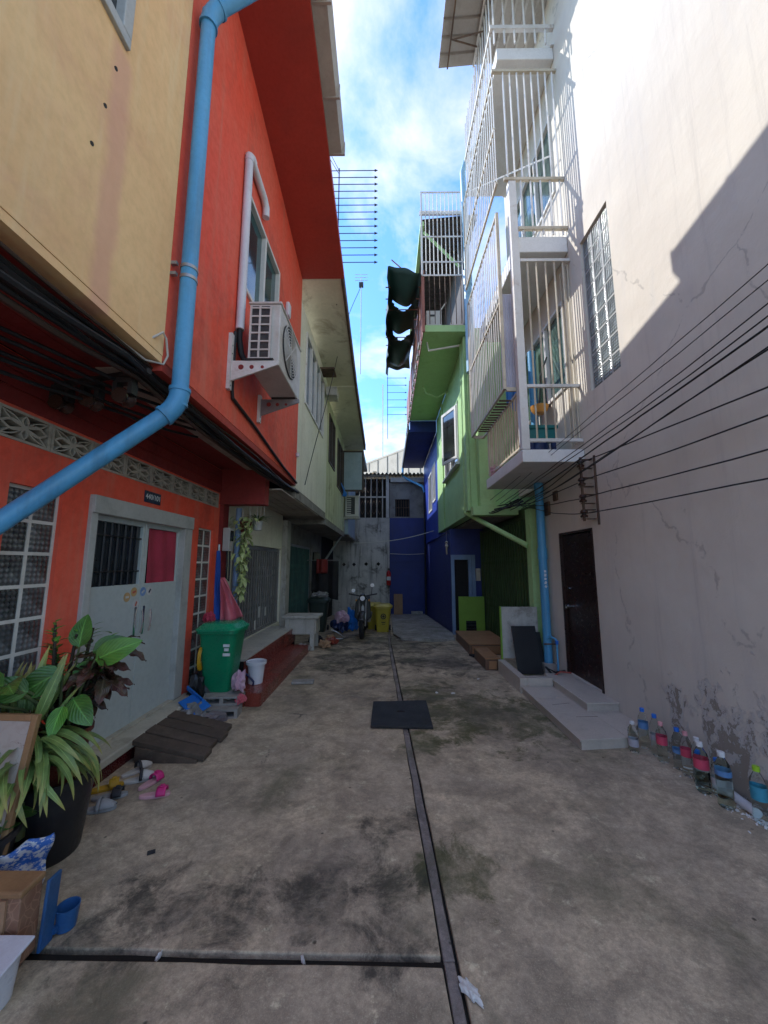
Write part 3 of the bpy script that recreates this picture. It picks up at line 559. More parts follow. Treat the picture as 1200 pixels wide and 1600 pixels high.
def folding_gate(par, x, y0, y1, z0, z1, mat, sgn, step=0.075, name='folding_gate', rail='grey_steel'):
    """scissor gate: channel rails (part), every upright its own sub-part, crossing lattice as one sub-part"""
    g = MB(); g.box(x - 0.03, x + 0.03, y0, y1, z1, z1 + 0.06); g.box(x - 0.03, x + 0.03, y0, y1, z0 - 0.03, z0); g.box(x - 0.028, x + 0.028, y0 - .002, y0 + .012, z0 - .01, z1 + .01); g.box(x - 0.028, x + 0.028, y1 - .012, y1 + .002, z0 - .01, z1 + .01)
    o = g.build(name, rail, par)
    me = shared(MB().box(-0.012, 0.012, -0.014, 0.014, 0, z1 - z0), 'upright', mat); n = int((y1 - y0) / step)
    for i in range(n + 1): piece(o, 'upright', me, (x + (0.018 * sgn if i % 2 else 0), y0 + 0.02 + (y1 - y0 - 0.04) * i / n, z0))
    lt = MB()
    for zc in (z0 + 0.3 * (z1 - z0), z0 + 0.72 * (z1 - z0)):
        for i in range(0, n - 1, 2):
            ya = y0 + 0.02 + (y1 - y0 - .04) * i / n; yb = y0 + 0.02 + (y1 - y0 - .04) * (i + 2) / n
            lt.tube([(x - 0.014 * sgn, ya, zc - 0.1), (x - 0.014 * sgn, yb, zc + 0.1)], 0.008, 4); lt.tube([(x - 0.02 * sgn, ya, zc + 0.1), (x - 0.02 * sgn, yb, zc - 0.1)], 0.008, 4)
    lt.build('lattice', mat, o); return o
def corrugated(y0, y1, x0, x1, zf, pitch=0.15, amp=0.02, along='x'):
    """thin corrugated sheet with ridges along x; zf(x, y) gives height"""
    m = MB(); n = max(4, int((y1 - y0) / pitch) * 6)
    m.sheet(lambda u, v: (x0 + (x1 - x0) * u, y0 + (y1 - y0) * v, zf(x0 + (x1 - x0) * u, y0 + (y1 - y0) * v) + amp * math.sin((y1 - y0) * v / pitch * 2 * math.pi)), 2, n); return m

XU, XL = -1.5, -2.3          # left row: upper storeys overhang the set-back shop fronts
# ================================================================== yellow house
ye = thing('yellow_house', (-1.9, 0.4, 0), 'ochre yellow house front overhanging the alley, grey framed window', 'house')
MB().wall('x', XU, XU - 0.18, (-0.9, 2.345), (2.98, 7.3), [(0.3, 1.78, 4.53, 6.0)]).build('wall', 'yellow_plaster', ye)
window_x(ye, XU, 0.3, 1.78, 4.53, 6.0, 1, 2, 'grey_frame', 'pane_dark', 0.07)
MB().box(XU - 0.18, XU - 0.003, -0.9, 2.345, 2.93, 2.977).build('edge_beam', 'yellow_plaster', ye)
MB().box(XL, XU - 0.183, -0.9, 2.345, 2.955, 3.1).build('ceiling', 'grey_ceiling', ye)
MB().box(XL - 0.25, XL, -0.9, 1.2, -0.05, 2.953).build('shop_wall', 'red_plaster', ye)
for (y, z) in ((1.72, 4.32), (1.68, 4.02), (1.63, 3.72)):
    MB().lathe([(0.0, 0), (0.013, 0), (0.013, 0.004), (0.0, 0.004)], (0, 0, 0), 8).v
    MB().tube([(XU - 0.003, y, z), (XU + 0.004, y, z - 0.002)], 0.011, 7).build('anchor_plug', 'black_steel', ye)
MB().box(-7, XU - .185, -.9, 2.34, 3.11, 7.2).build('core', 'dark_interior', ye)
MB().box(-7, -2.56, -.9, 1.19, -.05, 3.105).build('lower_core', 'dark_interior', ye)
# ================================================================== red house
rd = thing('red_house', (-1.9, 4.2, 0), 'bright orange-red terrace house with grey double door and deep eaves', 'house')
ZS = lambda y: 6.62 + 0.17 * (6.07 - y)            # underside of the eaves rises towards the near end
MB().wall('x', XU, XU - 0.18, (2.35, 6.065), (2.95, 7.6), [(3.53, 4.72, 4.45, 5.6)]).build('upper_wall', 'red_plaster', rd)
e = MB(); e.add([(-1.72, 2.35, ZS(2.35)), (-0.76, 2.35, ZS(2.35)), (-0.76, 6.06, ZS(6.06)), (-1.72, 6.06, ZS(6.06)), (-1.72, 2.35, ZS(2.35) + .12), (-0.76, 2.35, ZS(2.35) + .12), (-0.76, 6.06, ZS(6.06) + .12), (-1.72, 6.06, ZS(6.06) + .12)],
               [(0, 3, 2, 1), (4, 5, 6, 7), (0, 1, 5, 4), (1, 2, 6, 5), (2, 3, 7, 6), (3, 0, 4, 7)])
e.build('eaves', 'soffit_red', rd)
g = MB()
for (ya, yb) in ((2.2, 3.05), (3.06, 3.75), (3.76, 4.3)):
    za, zb = ZS(ya) + 0.05, ZS(yb) + 0.05
    g.add([(-0.757, ya, za), (-0.60, ya, za + .02), (-0.60, yb, zb + .02), (-0.757, yb, zb), (-0.757, ya, za + .16), (-0.56, ya, za + .18), (-0.56, yb, zb + .18), (-0.757, yb, zb + .16)],
          [(0, 3, 2, 1), (4, 5, 6, 7), (0, 1, 5, 4), (1, 2, 6, 5), (2, 3, 7, 6), (3, 0, 4, 7)])
    g.box(-0.76, -0.555, yb - 0.012, yb + 0.012, zb + .0, zb + .19)
g.build('gutter', 'sheet_roof', rd)
w = window_x(rd, XU, 3.53, 4.72, 4.45, 5.6, 1, 2, 'white_metal', 'pane_teal', 0.045)
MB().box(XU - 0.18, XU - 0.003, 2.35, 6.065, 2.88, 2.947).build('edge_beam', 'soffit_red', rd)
MB().box(-1.95, XU - 0.183, 2.35, 5.1, 2.90, 2.95).build('soffit_panel', 'soffit_grey', rd)
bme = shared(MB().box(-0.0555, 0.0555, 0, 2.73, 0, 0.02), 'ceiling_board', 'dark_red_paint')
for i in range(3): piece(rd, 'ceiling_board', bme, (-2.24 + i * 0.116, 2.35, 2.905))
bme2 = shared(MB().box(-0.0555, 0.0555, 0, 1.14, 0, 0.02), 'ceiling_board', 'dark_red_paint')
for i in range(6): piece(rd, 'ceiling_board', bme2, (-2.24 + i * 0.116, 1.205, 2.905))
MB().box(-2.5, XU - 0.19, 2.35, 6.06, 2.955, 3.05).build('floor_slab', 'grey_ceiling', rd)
MB().box(XL, XU - 0.185, 5.1, 5.28, 2.42, 2.95).build('cross_beam', 'dark_red_paint', rd)
MB().box(-7, XU - .25, 2.36, 6.06, 3.06, 6.6).build('core', 'dark_interior', rd); MB().box(-7, -3.2, 1.21, 6.06, -.05, 3.05).build('lower_core', 'dark_interior', rd); MB().box(-3.199, -2.505, 1.21, 6.06, 2.91, 3.05).build('room_ceiling', 'dark_interior', rd)
bw_ = shared(MB().box(0, .014, 0, 3.86, 0, .098), 'wall_board', 'dark_red_paint')
for i in range(3): piece(rd, 'wall_board', bw_, (XL + .001, 1.23, 2.575 + i * .106))
# shop front wall: door opening, two glass block windows, breeze block strip
DY0, DY1, DZ0, DZ1 = 2.86, 4.38, 0.17, 2.12
BL0, BL1 = 2.36, 2.555
MB().wall('x', XL, XL - 0.2, (1.205, 5.12), (-0.05, 2.9), [(DY0, DY1, DZ0, DZ1), (2.235, 2.625, 0.19, 2.10), (4.575, 4.965, 0.17, 2.05), (1.36, 5.06, BL0, BL1)]).build('shop_wall', 'red_plaster', rd)
MB().box(XL - 0.9, XL - 0.85, 1.2, 5.3, -0.05, 2.9).build('room_back', 'dark_interior', rd)
# breeze blocks
bb = MB(); W, Hh = 0.37, BL1 - BL0
bb.box(-0.04, 0.04, -W / 2 + .002, -W / 2 + 0.022, -Hh / 2, Hh / 2); bb.box(-0.04, 0.04, W / 2 - 0.022, W / 2 - .002, -Hh / 2, Hh / 2)
bb.box(-0.04, 0.04, -W / 2 + 0.022, W / 2 - 0.022, -Hh / 2 + .001, -Hh / 2 + 0.018); bb.box(-0.04, 0.04, -W / 2 + 0.022, W / 2 - 0.022, Hh / 2 - 0.018, Hh / 2 - .001)
def petal(ang, ln, wd):
    pts = []; 
    for k in range(13):
        t = k / 12; pts.append((ln * t, wd * math.sin(math.pi * t)))
    loop = pts + [(x, -y) for x, y in pts[-2:0:-1]]
    ca, sa = math.cos(ang), math.sin(ang); o = [(x * ca - y * sa, x * sa + y * ca) for x, y in loop]
    inn = [(ln * 0.5 + (x - ln * 0.5) * 0.72, y * 0.6) for x, y in loop]; inn = [(x * ca - y * sa, x * sa + y * ca) for x, y in inn]; n = len(o)
    vs = [(0.036, *p) for p in o] + [(0.036, *p) for p in inn] + [(-0.036, *p) for p in o] + [(-0.036, *p) for p in inn]; fs = []
    for k in range(n):
        k2 = (k + 1) % n; fs += [(k, k2, n + k2, n + k), (2 * n + k, 3 * n + k, 3 * n + k2, 2 * n + k2), (k, 2 * n + k, 2 * n + k2, k2), (n + k, n + k2, 3 * n + k2, 3 * n + k)]
    bb.add(vs, fs)
for a, ln, wd in ((0, W / 2 - .022, .038), (math.pi, W / 2 - .022, .038), (math.pi / 2, Hh / 2 - .018, .026), (-math.pi / 2, Hh / 2 - .018, .026)): petal(a, ln, wd)
for sx_ in (-1, 1):
    for sz_ in (-1, 1): petal(math.atan2(sz_ * (Hh / 2 - .018), sx_ * (W / 2 - .022)), math.hypot(Hh / 2 - .018, W / 2 - .022) * 0.98, 0.02)
bbm = shared(bb, 'breeze_block', 'breeze_block')
for i in range(10): piece(rd, 'breeze_block', bbm, (XL - 0.035, 5.06 - W * (i + 0.5), (BL0 + BL1) / 2))
# glass blocks
def glass_blocks(par, xf, sgn, y0, ncol, z0, nrow, pitch_y, pitch_z, mat, name='glass_block_window', gap=0.022, rec=0.03, mortar='block_mortar'):
    m = MB(); lo = min(xf - rec * sgn, xf - 0.1 * sgn); hi = max(xf - rec * sgn, xf - 0.1 * sgn)
    for i in range(ncol + 1): m.box(lo, hi, y0 + i * pitch_y - gap / 2, y0 + i * pitch_y + gap / 2, z0 - gap / 2, z0 + nrow * pitch_z + gap / 2)
    for i in range(ncol):
        for j in range(nrow + 1): m.box(lo, hi, y0 + i * pitch_y + gap / 2, y0 + (i + 1) * pitch_y - gap / 2, z0 + j * pitch_z - gap / 2, z0 + j * pitch_z + gap / 2)
    o = m.build(name, mortar, par)
    wy, wz = pitch_y - gap, pitch_z - gap
    q = MB(); q.add([(0, -wy / 2, -wz / 2), (0, wy / 2, -wz / 2), (0, wy / 2, wz / 2), (0, -wy / 2, wz / 2), (sgn * .008, -wy / 2 + .012, -wz / 2 + .012), (sgn * .008, wy / 2 - .012, -wz / 2 + .012), (sgn * .008, wy / 2 - .012, wz / 2 - .012), (sgn * .008, -wy / 2 + .012, wz / 2 - .012),
                     (-sgn * .06, -wy / 2, -wz / 2), (-sgn * .06, wy / 2, -wz / 2), (-sgn * .06, wy / 2, wz / 2), (-sgn * .06, -wy / 2, wz / 2)],
                    [(4, 5, 6, 7), (0, 1, 5, 4), (1, 2, 6, 5), (2, 3, 7, 6), (3, 0, 4, 7), (8, 11, 10, 9), (0, 8, 9, 1), (1, 9, 10, 2), (2, 10, 11, 3), (3, 11, 8, 0)])
    me = shared(q, 'glass_block', mat)
    for i in range(ncol):
        for j in range(nrow): piece(o, 'glass_block', me, (xf - (rec + .006) * sgn, y0 + (i + 0.5) * pitch_y, z0 + (j + 0.5) * pitch_z))
    return o
glass_blocks(rd, XL, 1, 2.245, 2, 0.2, 9, 0.185, 0.21, 'glass_block_dark')
glass_blocks(rd, XL, 1, 4.585, 2, 0.18, 9, 0.185, 0.2066, 'glass_block_dark')
# door: frame, lintel box, two leaves with lights above
fr = MB(); fr.box(XL - .1, XL + .03, DY0, DY0 + .07, DZ0, DZ1); fr.box(XL - .1, XL + .03, DY1 - .16, DY1, DZ0, DZ1); fr.box(XL - .1, XL + .045, DY0 + .003, DY1 - .003, DZ1 - .12, DZ1 + .02)
door = fr.build('door', 'grey_frame', rd, bevel=0.006)
ym = 3.62; zt = DZ1 - .12; zm = 1.42
for (a, b) in ((DY0 + .07, ym - .003), (ym + .003, DY1 - .16)):
    lf = MB().wall('x', XL - .03, XL - .07, (a, b), (DZ0 + .005, zt), [(a + .045, b - .035, zm, zt - .045)])
    lf.build('door_leaf', 'grey_door', door, bevel=0.004)
    MB().tube([(XL + .035, (ym - .06 if b < ym else ym + .06), 0.98), (XL + .045, (ym - .06 if b < ym else ym + .06), 1.03), (XL + .045, (ym - .06 if b < ym else ym + .06), 1.13), (XL + .035, (ym - .06 if b < ym else ym + .06), 1.18)], 0.009, 7).build('handle', 'chrome', door, smooth=True)
    MB().box(XL - .032, XL - .025, (ym - .075 if b < ym else ym + .045), (ym - .045 if b < ym else ym + .075), 0.95, 1.21).build('handle_plate', 'chrome', door)
    ps = MB().box(XL - .066, XL - .060, a + .045, b - .035, zm, zt - .045).build('pane', 'pane_dark', door)
a = DY0 + .115; b = ym - .04
bars_between(door, 'grille_bar', (XL - .045, a + .05, zm), (XL - .045, b - .06, zm), 7, (0, 0, zt - .045 - zm), 0.008, 'black_steel')
for z in (zm + .12, zt - .16): MB().tube([(XL - .043, a, z), (XL - .043, b, z)], 0.007, 4).build('grille_rail', 'black_steel', door)
c0, c1 = ym + .06, DY1 - .2
MB().sheet(lambda u, v: (XL - .046 + .007 * math.sin(u * 14 + v * 2), c0 + .03 * (1 - v) * (1 - u) + (c1 - c0) * u, zm + .0 + (zt - .05 - zm) * v), 40, 6).build('door_curtain', 'red_cloth', door, smooth=True)
for i, (dy, z, mt) in enumerate(((-.19, 1.31, 'sticker_orange'), (-.10, 1.35, 'sticker_orange'), (.03, 1.345, 'sticker_blue'), (.13, 1.345, 'sticker_white'), (-.06, 1.24, 'sticker_white'))):
    st = MB().tube([(XL - .0295, ym + dy, z), (XL - .027, ym + dy, z)], 0.042, 18).build('sticker', mt, door)
    MB().obox((XL - .0262, ym + dy, z), (0.0015, .042, .018), (0.3 * i, 0, 0)).build('print', ('sticker_white', 'sticker_red', 'sticker_white', 'plate_navy', 'sticker_red')[i], door)
pl = thing('number_plate', (XL + .006, 3.62, 2.245), 'small navy house number plate reading 440/101 over the grey door', 'sign')
MB().box(XL + .001, XL + .010, 3.50, 3.75, 2.19, 2.30).build('plate', 'plate_navy', pl, bevel=0.003)
text_part('440/101', 0.072, 'print_white', pl, (XL + .012, 3.625, 2.245), (R(90), 0, R(90)))
# threshold and maroon tile plinth
sill = MB().box(XL, -2.10, 2.2, 4.50, 0.10, 0.165).build('threshold', 'sill_concrete', rd, bevel=0.012)
MB().box(XL, -2.14, 1.2, 4.5, -0.05, 0.098).build('plinth', 'joint_dirt', rd)
MB().box(XL - .095, XL + .02, DY0 + .072, DY1 - .162, .1656, .18).build('door_sill', 'sill_concrete', rd)
tm = shared(MB().box(0, 0.012, 0.003, 0.097, 0, 0.094), 'plinth_tile', 'maroon_tile')
for i in range(23): piece(rd, 'plinth_tile', tm, (-2.139, 2.2 + i * 0.1, 0.002))
# pole and meter clutter at the party wall
MB().box(XL - 0.1, XL + 0.05, 5.125, 5.30, -0.05, 2.42).build('party_pier', 'dark_red_paint', rd)
mt = thing('electric_meter', (-2.22, 5.2, 1.75), 'grey electric meter box on the dark pier beside the narrow glass blocks', 'meter')
MB().box(-2.246, -2.15, 5.13, 5.27, 1.78, 2.1).build('case', 'grey_frame', mt, bevel=0.01); MB().box(-2.149, -2.142, 5.15, 5.25, 1.92, 2.06).build('dial_window', 'pane_dark', mt)
MB().tube([(-2.18, 5.15, 1.78), (-2.16, 5.12, 1.6), (-2.17, 5.14, 1.42), (-2.16, 5.2, 1.38), (-2.17, 5.23, 1.5), (-2.18, 5.24, 1.78)], 0.012, 7).build('supply_cable', 'black_cable', mt, smooth=True)
tag(MB().tube([(-2.13, 5.36, 0.42), (-2.13, 5.36, 2.4)], 0.04, 12).build('conduit_pole', 'light_blue_paint', smooth=True), 'slim grey-blue upright pole between red house and folding gate', 'pole')
# ================================================================== big blue drain pipe on the red house
dp = thing('drain_pipe', (-1.42, 2.42, 1.6), 'thick bright blue drain pipe running down the red wall then sloping off', 'pipe')
PX, PY = -1.41, 2.42; r = 0.054
top = Vector((PX, PY, 5.93)); bot = Vector((PX, PY, 2.66)); gut = Vector((-0.66, 2.62, 6.9)); end = Vector((-2.23, 1.93, 1.66))
MB().tube([top, bot], r, 24).build('upright', 'blue_pvc', dp, smooth=True)
MB().tube([top + (gut - top).normalized() * .06, gut], r, 24).build('offset_run', 'blue_pvc', dp, smooth=True)
MB().tube([bot + (end - bot).normalized() * .06, end, end + Vector((-.02, -.05, -.5))], r, 24).build('sloping_run', 'blue_pvc', dp, smooth=True)
def elbow(p, a, b, r, mat, par):
    pts = []
    for i in range(9):
        t = i / 8; q = (p + a * .11).lerp(p, t).lerp(p.lerp(p + b * .11, t), t); pts.append(q)
    MB().tube(pts, [r * 1.16] * 9, 24).build('elbow', mat, par, smooth=True)
    for d in (a, b): MB().tube([p + d * .10, p + d * .125], r * 1.26, 24).build('elbow_rim', mat, par, smooth=True)
elbow(top, Vector((0, 0, -1)), (gut - top).normalized(), r, 'blue_pvc', dp); elbow(bot, Vector((0, 0, 1)), (end - bot).normalized(), r, 'blue_pvc', dp)
for z in (3.60, 3.68): 
    MB().tube([(PX, PY, z - .012), (PX, PY, z + .012)], r * 1.09, 24).build('clamp', 'grey_steel', dp, smooth=True)
    MB().box(XU, PX - .05, PY - 0.075, PY - 0.05, z - .012, z + .012).build('clamp_arm', 'grey_steel', dp)
# ================================================================== white house and faded green-white house further along
def left_house(nm, y0, y1, zb, wallmat, label, wins, sof, zs, zs1):
    h = thing(nm, (-1.9, (y0 + y1) / 2, 0), label, 'house')
    MB().wall('x', XU, XU - .18, (y0, y1), (zb, zs1 + .1), [(a, b, c, d) for (a, b, c, d, n, pm) in wins]).build('upper_wall', wallmat, h)
    for (a, b, c, d, n, pm) in wins: window_x(h, XU, a, b, c, d, 1, n, 'brown_frame' if pm != 'pane_sky_tint' else 'white_metal', pm, 0.05)
    def wedge(x0, x1, dz0, dz1): return MB().add([(x0, y0 + .002, zs + dz0), (x1, y0 + .002, zs + dz0), (x1, y1 - .002, zs1 + dz0), (x0, y1 - .002, zs1 + dz0), (x0, y0 + .002, zs + dz1), (x1, y0 + .002, zs + dz1), (x1, y1 - .002, zs1 + dz1), (x0, y1 - .002, zs1 + dz1)], [(0, 3, 2, 1), (4, 5, 6, 7), (0, 1, 5, 4), (1, 2, 6, 5), (2, 3, 7, 6), (3, 0, 4, 7)])
    wedge(-1.72, -.82, 0, .16).build('eaves', sof, h); wedge(-.817, -.77, -.02, .19).build('fascia', 'rusty_steel', h)
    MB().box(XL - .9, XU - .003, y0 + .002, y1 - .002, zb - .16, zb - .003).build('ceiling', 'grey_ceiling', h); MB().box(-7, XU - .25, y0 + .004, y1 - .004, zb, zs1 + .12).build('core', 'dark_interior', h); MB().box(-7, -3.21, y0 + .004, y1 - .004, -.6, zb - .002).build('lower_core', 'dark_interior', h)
    return h
wh = left_house('white_house', 6.068, 9.05, 2.84, 'cream_plaster', 'cream white upper storey beside the red house, over a grey folding gate', [(6.5, 8.45, 4.5, 5.9, 4, 'pane_sky_tint')], 'old_soffit', 6.62, 6.1)
MB().box(XU, XU + .32, 7.9, 8.3, 5.93, 5.97).build('window_hood', 'rusty_steel', wh)
MB().box(XU + .05, XU + .30, 8.5, 8.9, 5.6, 5.8).build('meter_box', 'dirty_white', wh)
MB().wall('x', XL, XL - .2, (5.305, 8.25), (-0.05, 2.68), [(5.62, 8.2, 0.4, 1.93)]).build('shop_wall', 'cream_plaster', wh)
for i in range(5): MB().box(-2.28 + i * .155, -2.14 + i * .155, 5.31, 8.24, 2.66, 2.678).build('ceiling_board', 'soffit_grey', wh)
folding_gate(wh, XL - .06, 5.64, 8.18, 0.43, 1.86, 'grey_gate', 1, 0.062)
MB().box(XL - .6, XL - .55, 5.3, 8.3, 0, 2.7).build('room_back', 'dark_interior', wh)
for (y, z, s) in ((7.0, 0.75, .12), (7.35, 0.72, .1), (6.8, 0.55, .1)): MB().obox((XL - .02, y, z), (.004, s * .8, s * 1.6), (0.05, 0, 0)).build('notice', 'sticker_white', wh)
# raised tiled ledge and red steps
st = thing('tiled_steps', (-1.7, 6, 0), 'red tiled steps with a beige tiled ledge before the grey folding gate', 'steps')
MB().box(XL - .05, -1.815, 4.95, 7.65, -0.05, 0.385).build('ledge_core', 'joint_dirt', st); MB().box(-1.815, -1.46, 4.55, 7.2, -0.05, 0.128).build('step_core', 'joint_dirt', st)
t1 = shared(MB().box(0.002, 0.235, 0.002, 0.265, 0, 0.018), 'ledge_tile', 'beige_tile'); t2 = shared(MB().box(0, 0.014, 0.002, 0.263, 0.002, 0.258), 'riser_tile', 'red_tile'); t3 = shared(MB().box(0.002, 0.173, 0.002, 0.263, 0, 0.016), 'tread_tile', 'red_tile'); t4 = shared(MB().box(0, 0.013, 0.002, 0.263, 0, 0.142), 'riser_tile', 'red_tile')
for i in range(10):
    for j in range(2): piece(st, 'ledge_tile', t1, (-2.275 + j * .237, 4.97 + i * .267, 0.386))
    piece(st, 'riser_tile', t2, (-1.814, 4.97 + i * .267, 0.128))
    for j in range(2): piece(st, 'tread_tile', t3, (-1.80 + j * .175, 4.552 + i * .265, 0.129))
    piece(st, 'riser_tile', t4, (-1.459, 4.552 + i * .265, 0.0))
t5 = shared(MB().box(0.002, 0.17, 0, 0.013, 0, 0.142), 'riser_tile', 'red_tile')
for j in range(2): piece(st, 'riser_tile', t5, (-1.80 + j * .175, 4.536, 0))
gh = left_house('faded_house', 9.053, 13.2, 2.72, 'pale_green_plaster', 'weathered pale green upper storey between white house and light blue end house', [(9.35, 10.4, 4.2, 5.5, 2, 'pane_dark'), (11.0, 12.9, 3.9, 5.4, 3, 'pane_dark')], 'old_soffit', 6.06, 5.7)
MB().wall('x', XL, XL - .2, (8.255, 13.2), (-0.5, 2.56), [(8.6, 11.4, 0.05, 2.1), (11.7, 12.9, -.2, 2.0)]).build('shop_wall', 'grey_ceiling', gh)
folding_gate(gh, XL - .05, 8.62, 11.38, 0.1, 2.04, 'teal_gate', 1, 0.075)
MB().box(XL - .7, XL - .65, 8.3, 13.3, -.4, 2.6).build('room_back', 'dark_interior', gh)
MB().box(XL - .05, -2.19, 8.26, 8.56, -.05, 2.56).build('pier', 'dirty_white', gh)
# tall open casement on the faded house
cs = MB().obox((XU + .34, 12.35, 5.15), (0.68, .05, 1.7)); 
cm = thing('casement_sash', (XU, 12.3, 4.2), 'dark framed window sash swung open from the faded green wall', 'window')
fm = MB(); fm.box(XU + .01, XU + .06, 12.30, 12.34, 4.0, 5.4); fm.box(XU + .66, XU + .72, 12.30, 12.34, 4.0, 5.4); fm.box(XU + .06, XU + .66, 12.30, 12.34, 4.0, 4.06); fm.box(XU + .06, XU + .66, 12.30, 12.34, 5.34, 5.4); fm.build('frame', 'brown_frame', cm)
MB().box(XU + .06, XU + .66, 12.315, 12.325, 4.06, 5.34).build('pane', 'pale_blue_wall', cm)
tag(MB().sheet(lambda u, v: (XU + .04 + .1 * u + .04 * math.sin(v * 5), 12.05 + .15 * u, 3.8 + .45 * v * (1 - .4 * u)), 5, 8).build('blue_rag', 'blue_plastic', solid=.004), 'bright blue plastic rag hanging from the open window sash', 'rag')
# light blue end house
eh = thing('end_house', (-1.9, 14.8, -.4), 'narrow light blue house end with a small air conditioner', 'house')
MB().wall('x', XU + .12, XU - .1, (13.45, 16.15), (2.66, 5.7), []).build('upper_wall', 'pale_blue_wall', eh); MB().box(XL, XU + .12, 13.203, 13.447, 2.66, 5.6).build('end_wall', 'pale_blue_wall', eh)
MB().box(-1.7, -.86, 13.203, 16.1, 5.6, 5.76).build('eaves', 'old_soffit', eh); MB().box(XL, XU + .117, 13.45, 16.15, 2.6, 2.657).build('ceiling', 'grey_ceiling', eh)
MB().box(XL - .2, XL, 13.203, 16.15, -.6, 2.6).build('shop_wall', 'dark_interior', eh); MB().box(-3.3, XL - .203, 13.31, 13.36, -.6, 2.6).build('inner_wall', 'dark_interior', eh); MB().box(-7, XU - .12, 13.45, 16.14, 2.66, 5.7).build('core', 'dark_interior', eh)
# ================================================================== back of the alley
BY = 16.2
bw = thing('concrete_yard_wall', (-1.1, BY, -.5), 'stained grey concrete wall with diamond vents closing the alley', 'wall')
dia = [(-1.42, 1.6), (-.9, 1.62), (-.38, 1.62), (-1.85, 1.6)]
MB().wall('y', BY, BY + .2, (-2.6, 0.1), (-.8, 3.6), [(x - .09, x + .09, z - .09, z + .09) for x, z in dia]).build('wall_face', 'back_concrete', bw)
for x, z in dia:
    MB().prism([(x - .09, z - .09), (x, z - .09), (x - .09, z)], 'y', BY + .002, BY + .1).build('vent_corner', 'back_concrete', bw); MB().prism([(x, z - .09), (x + .09, z - .09), (x + .09, z)], 'y', BY + .002, BY + .1).build('vent_corner', 'back_concrete', bw)
    MB().prism([(x - .09, z + .09), (x - .09, z), (x, z + .09)], 'y', BY + .002, BY + .1).build('vent_corner', 'back_concrete', bw); MB().prism([(x, z + .09), (x + .09, z), (x + .09, z + .09)], 'y', BY + .002, BY + .1).build('vent_corner', 'back_concrete', bw)
MB().box(-2.6, 2.4, BY + .6, BY + .7, -.8, 5.45).build('room_back', 'dark_interior', bw)
gr = thing('window_grille', (-.5, BY, 3.6), 'rusty white iron grille with patterned bars above the stained wall', 'grille')
f = MB(); f.box(-.05, .08, BY - .04, BY + .06, 3.603, 5.5); f.box(-2.3, -.05, BY - .04, BY + .06, 5.42, 5.5); f.box(-2.3, -.05, BY - .02, BY + .04, 4.48, 4.54); f.build('frame', 'dirty_white', gr)
bars_between(gr, 'grille_bar', (-2.2, BY, 3.6), (-.2, BY, 3.6), 9, (0, 0, 1.85), 0.022, 'dirty_white')
sc_ = MB()
for i in range(8):
    for z0 in (3.75, 4.7):
        for s in (-1, 1): sc_.tube([(-2.075 + i * .25 + s * .1 * math.sin(k / 8 * math.pi), BY + .03, z0 + .6 * k / 8) for k in range(9)], .012, 5)
sc_.build('scrollwork', 'rusty_steel', gr)
sh = thing('grey_lean_to', (.85, BY, 3.6), 'grey lean-to with small barred window and corrugated roof above the navy wall', 'building')
MB().wall('y', BY + .05, BY + .2, (.1, 1.75), (3.6, 5.15), [(.35, .98, 3.65, 4.42)]).build('wall', 'corrugated_grey', sh)
MB().box(.35, .98, BY + .14, BY + .16, 3.65, 4.42).build('pane', 'dark_interior', sh)
bars_between(sh, 'window_bar', (.4, BY + .09, 3.65), (.93, BY + .09, 3.65), 6, (0, 0, .77), .012, 'rusty_steel'); MB().tube([(.35, BY + .09, 4.05), (.98, BY + .09, 4.05)], .012, 4).build('window_rail', 'rusty_steel', sh)
rm = MB(); rm.sheet(lambda u, v: (-1.6 + 3.5 * u, BY - .25 + 3.2 * v, 5.5 + .35 * v + .045 * math.sin(u * 3.5 / .17 * 2 * math.pi)), 120, 2); rm.build('roof', 'corrugated_grey', sh, solid=.012, smooth=True)
MB().box(.15, 1.75, BY - .08, BY + .04, 5.16, 5.36).build('beam', 'dirty_white', sh)
nb = thing('navy_wall', (.8, BY, -.5), 'tall plain navy blue wall closing the alley beside the stained concrete', 'wall')
MB().box(.103, 1.9, BY - .06, BY + .15, -.8, 3.58).build('wall_face', 'navy_paint', nb); MB().box(.103, 1.9, BY - .1, BY - .063, 1.72, 1.76).build('conduit', 'navy_paint', nb)
MB().box(1.0, 1.45, BY - .35, BY - .063, -.47, -.32).build('doorstep', 'apron_concrete', nb)
fb = thing('far_building', (.5, 27, 0), 'sunlit beige concrete building rising beyond the end of the alley', 'building')
MB().prism([(-6.5, 34.8), (3.2, 21.87), (9, 26), (0, 40)], 'z', -1, 9.25).build('wall', 'far_concrete', fb)
FA, FB = Vector((-6.5, 34.8, 0)), Vector((3.2, 21.87, 0)); FN = Vector((-.8, -.6, 0))
for i in range(14):
    q = FA.lerp(FB, i / 14 + .03) + FN * .02; MB().obox((q.x, q.y, 5.2), (.05, .05, 8.0), (0, 0, math.atan2(-12.93, 9.7))).build('panel_joint', 'corrugated_grey', fb)
q = FA.lerp(FB, .52) + FN * .15; MB().obox((q.x, q.y, 8.35), (2.2, .3, .12), (0, 0, math.atan2(-12.93, 9.7))).build('ledge', 'far_concrete', fb)
q = FA.lerp(FB, .5) + FN * -.1; MB().obox((q.x, q.y, 9.3), (16.0, .25, .14), (0, 0, math.atan2(-12.93, 9.7))).build('parapet', 'far_concrete', fb)
tag(MB().tube([(-.35, 30, 9), (-.35, 30, 16.6)], .05, 6).build('mast', 'white_metal'), 'thin white mast standing on the far beige building', 'mast')
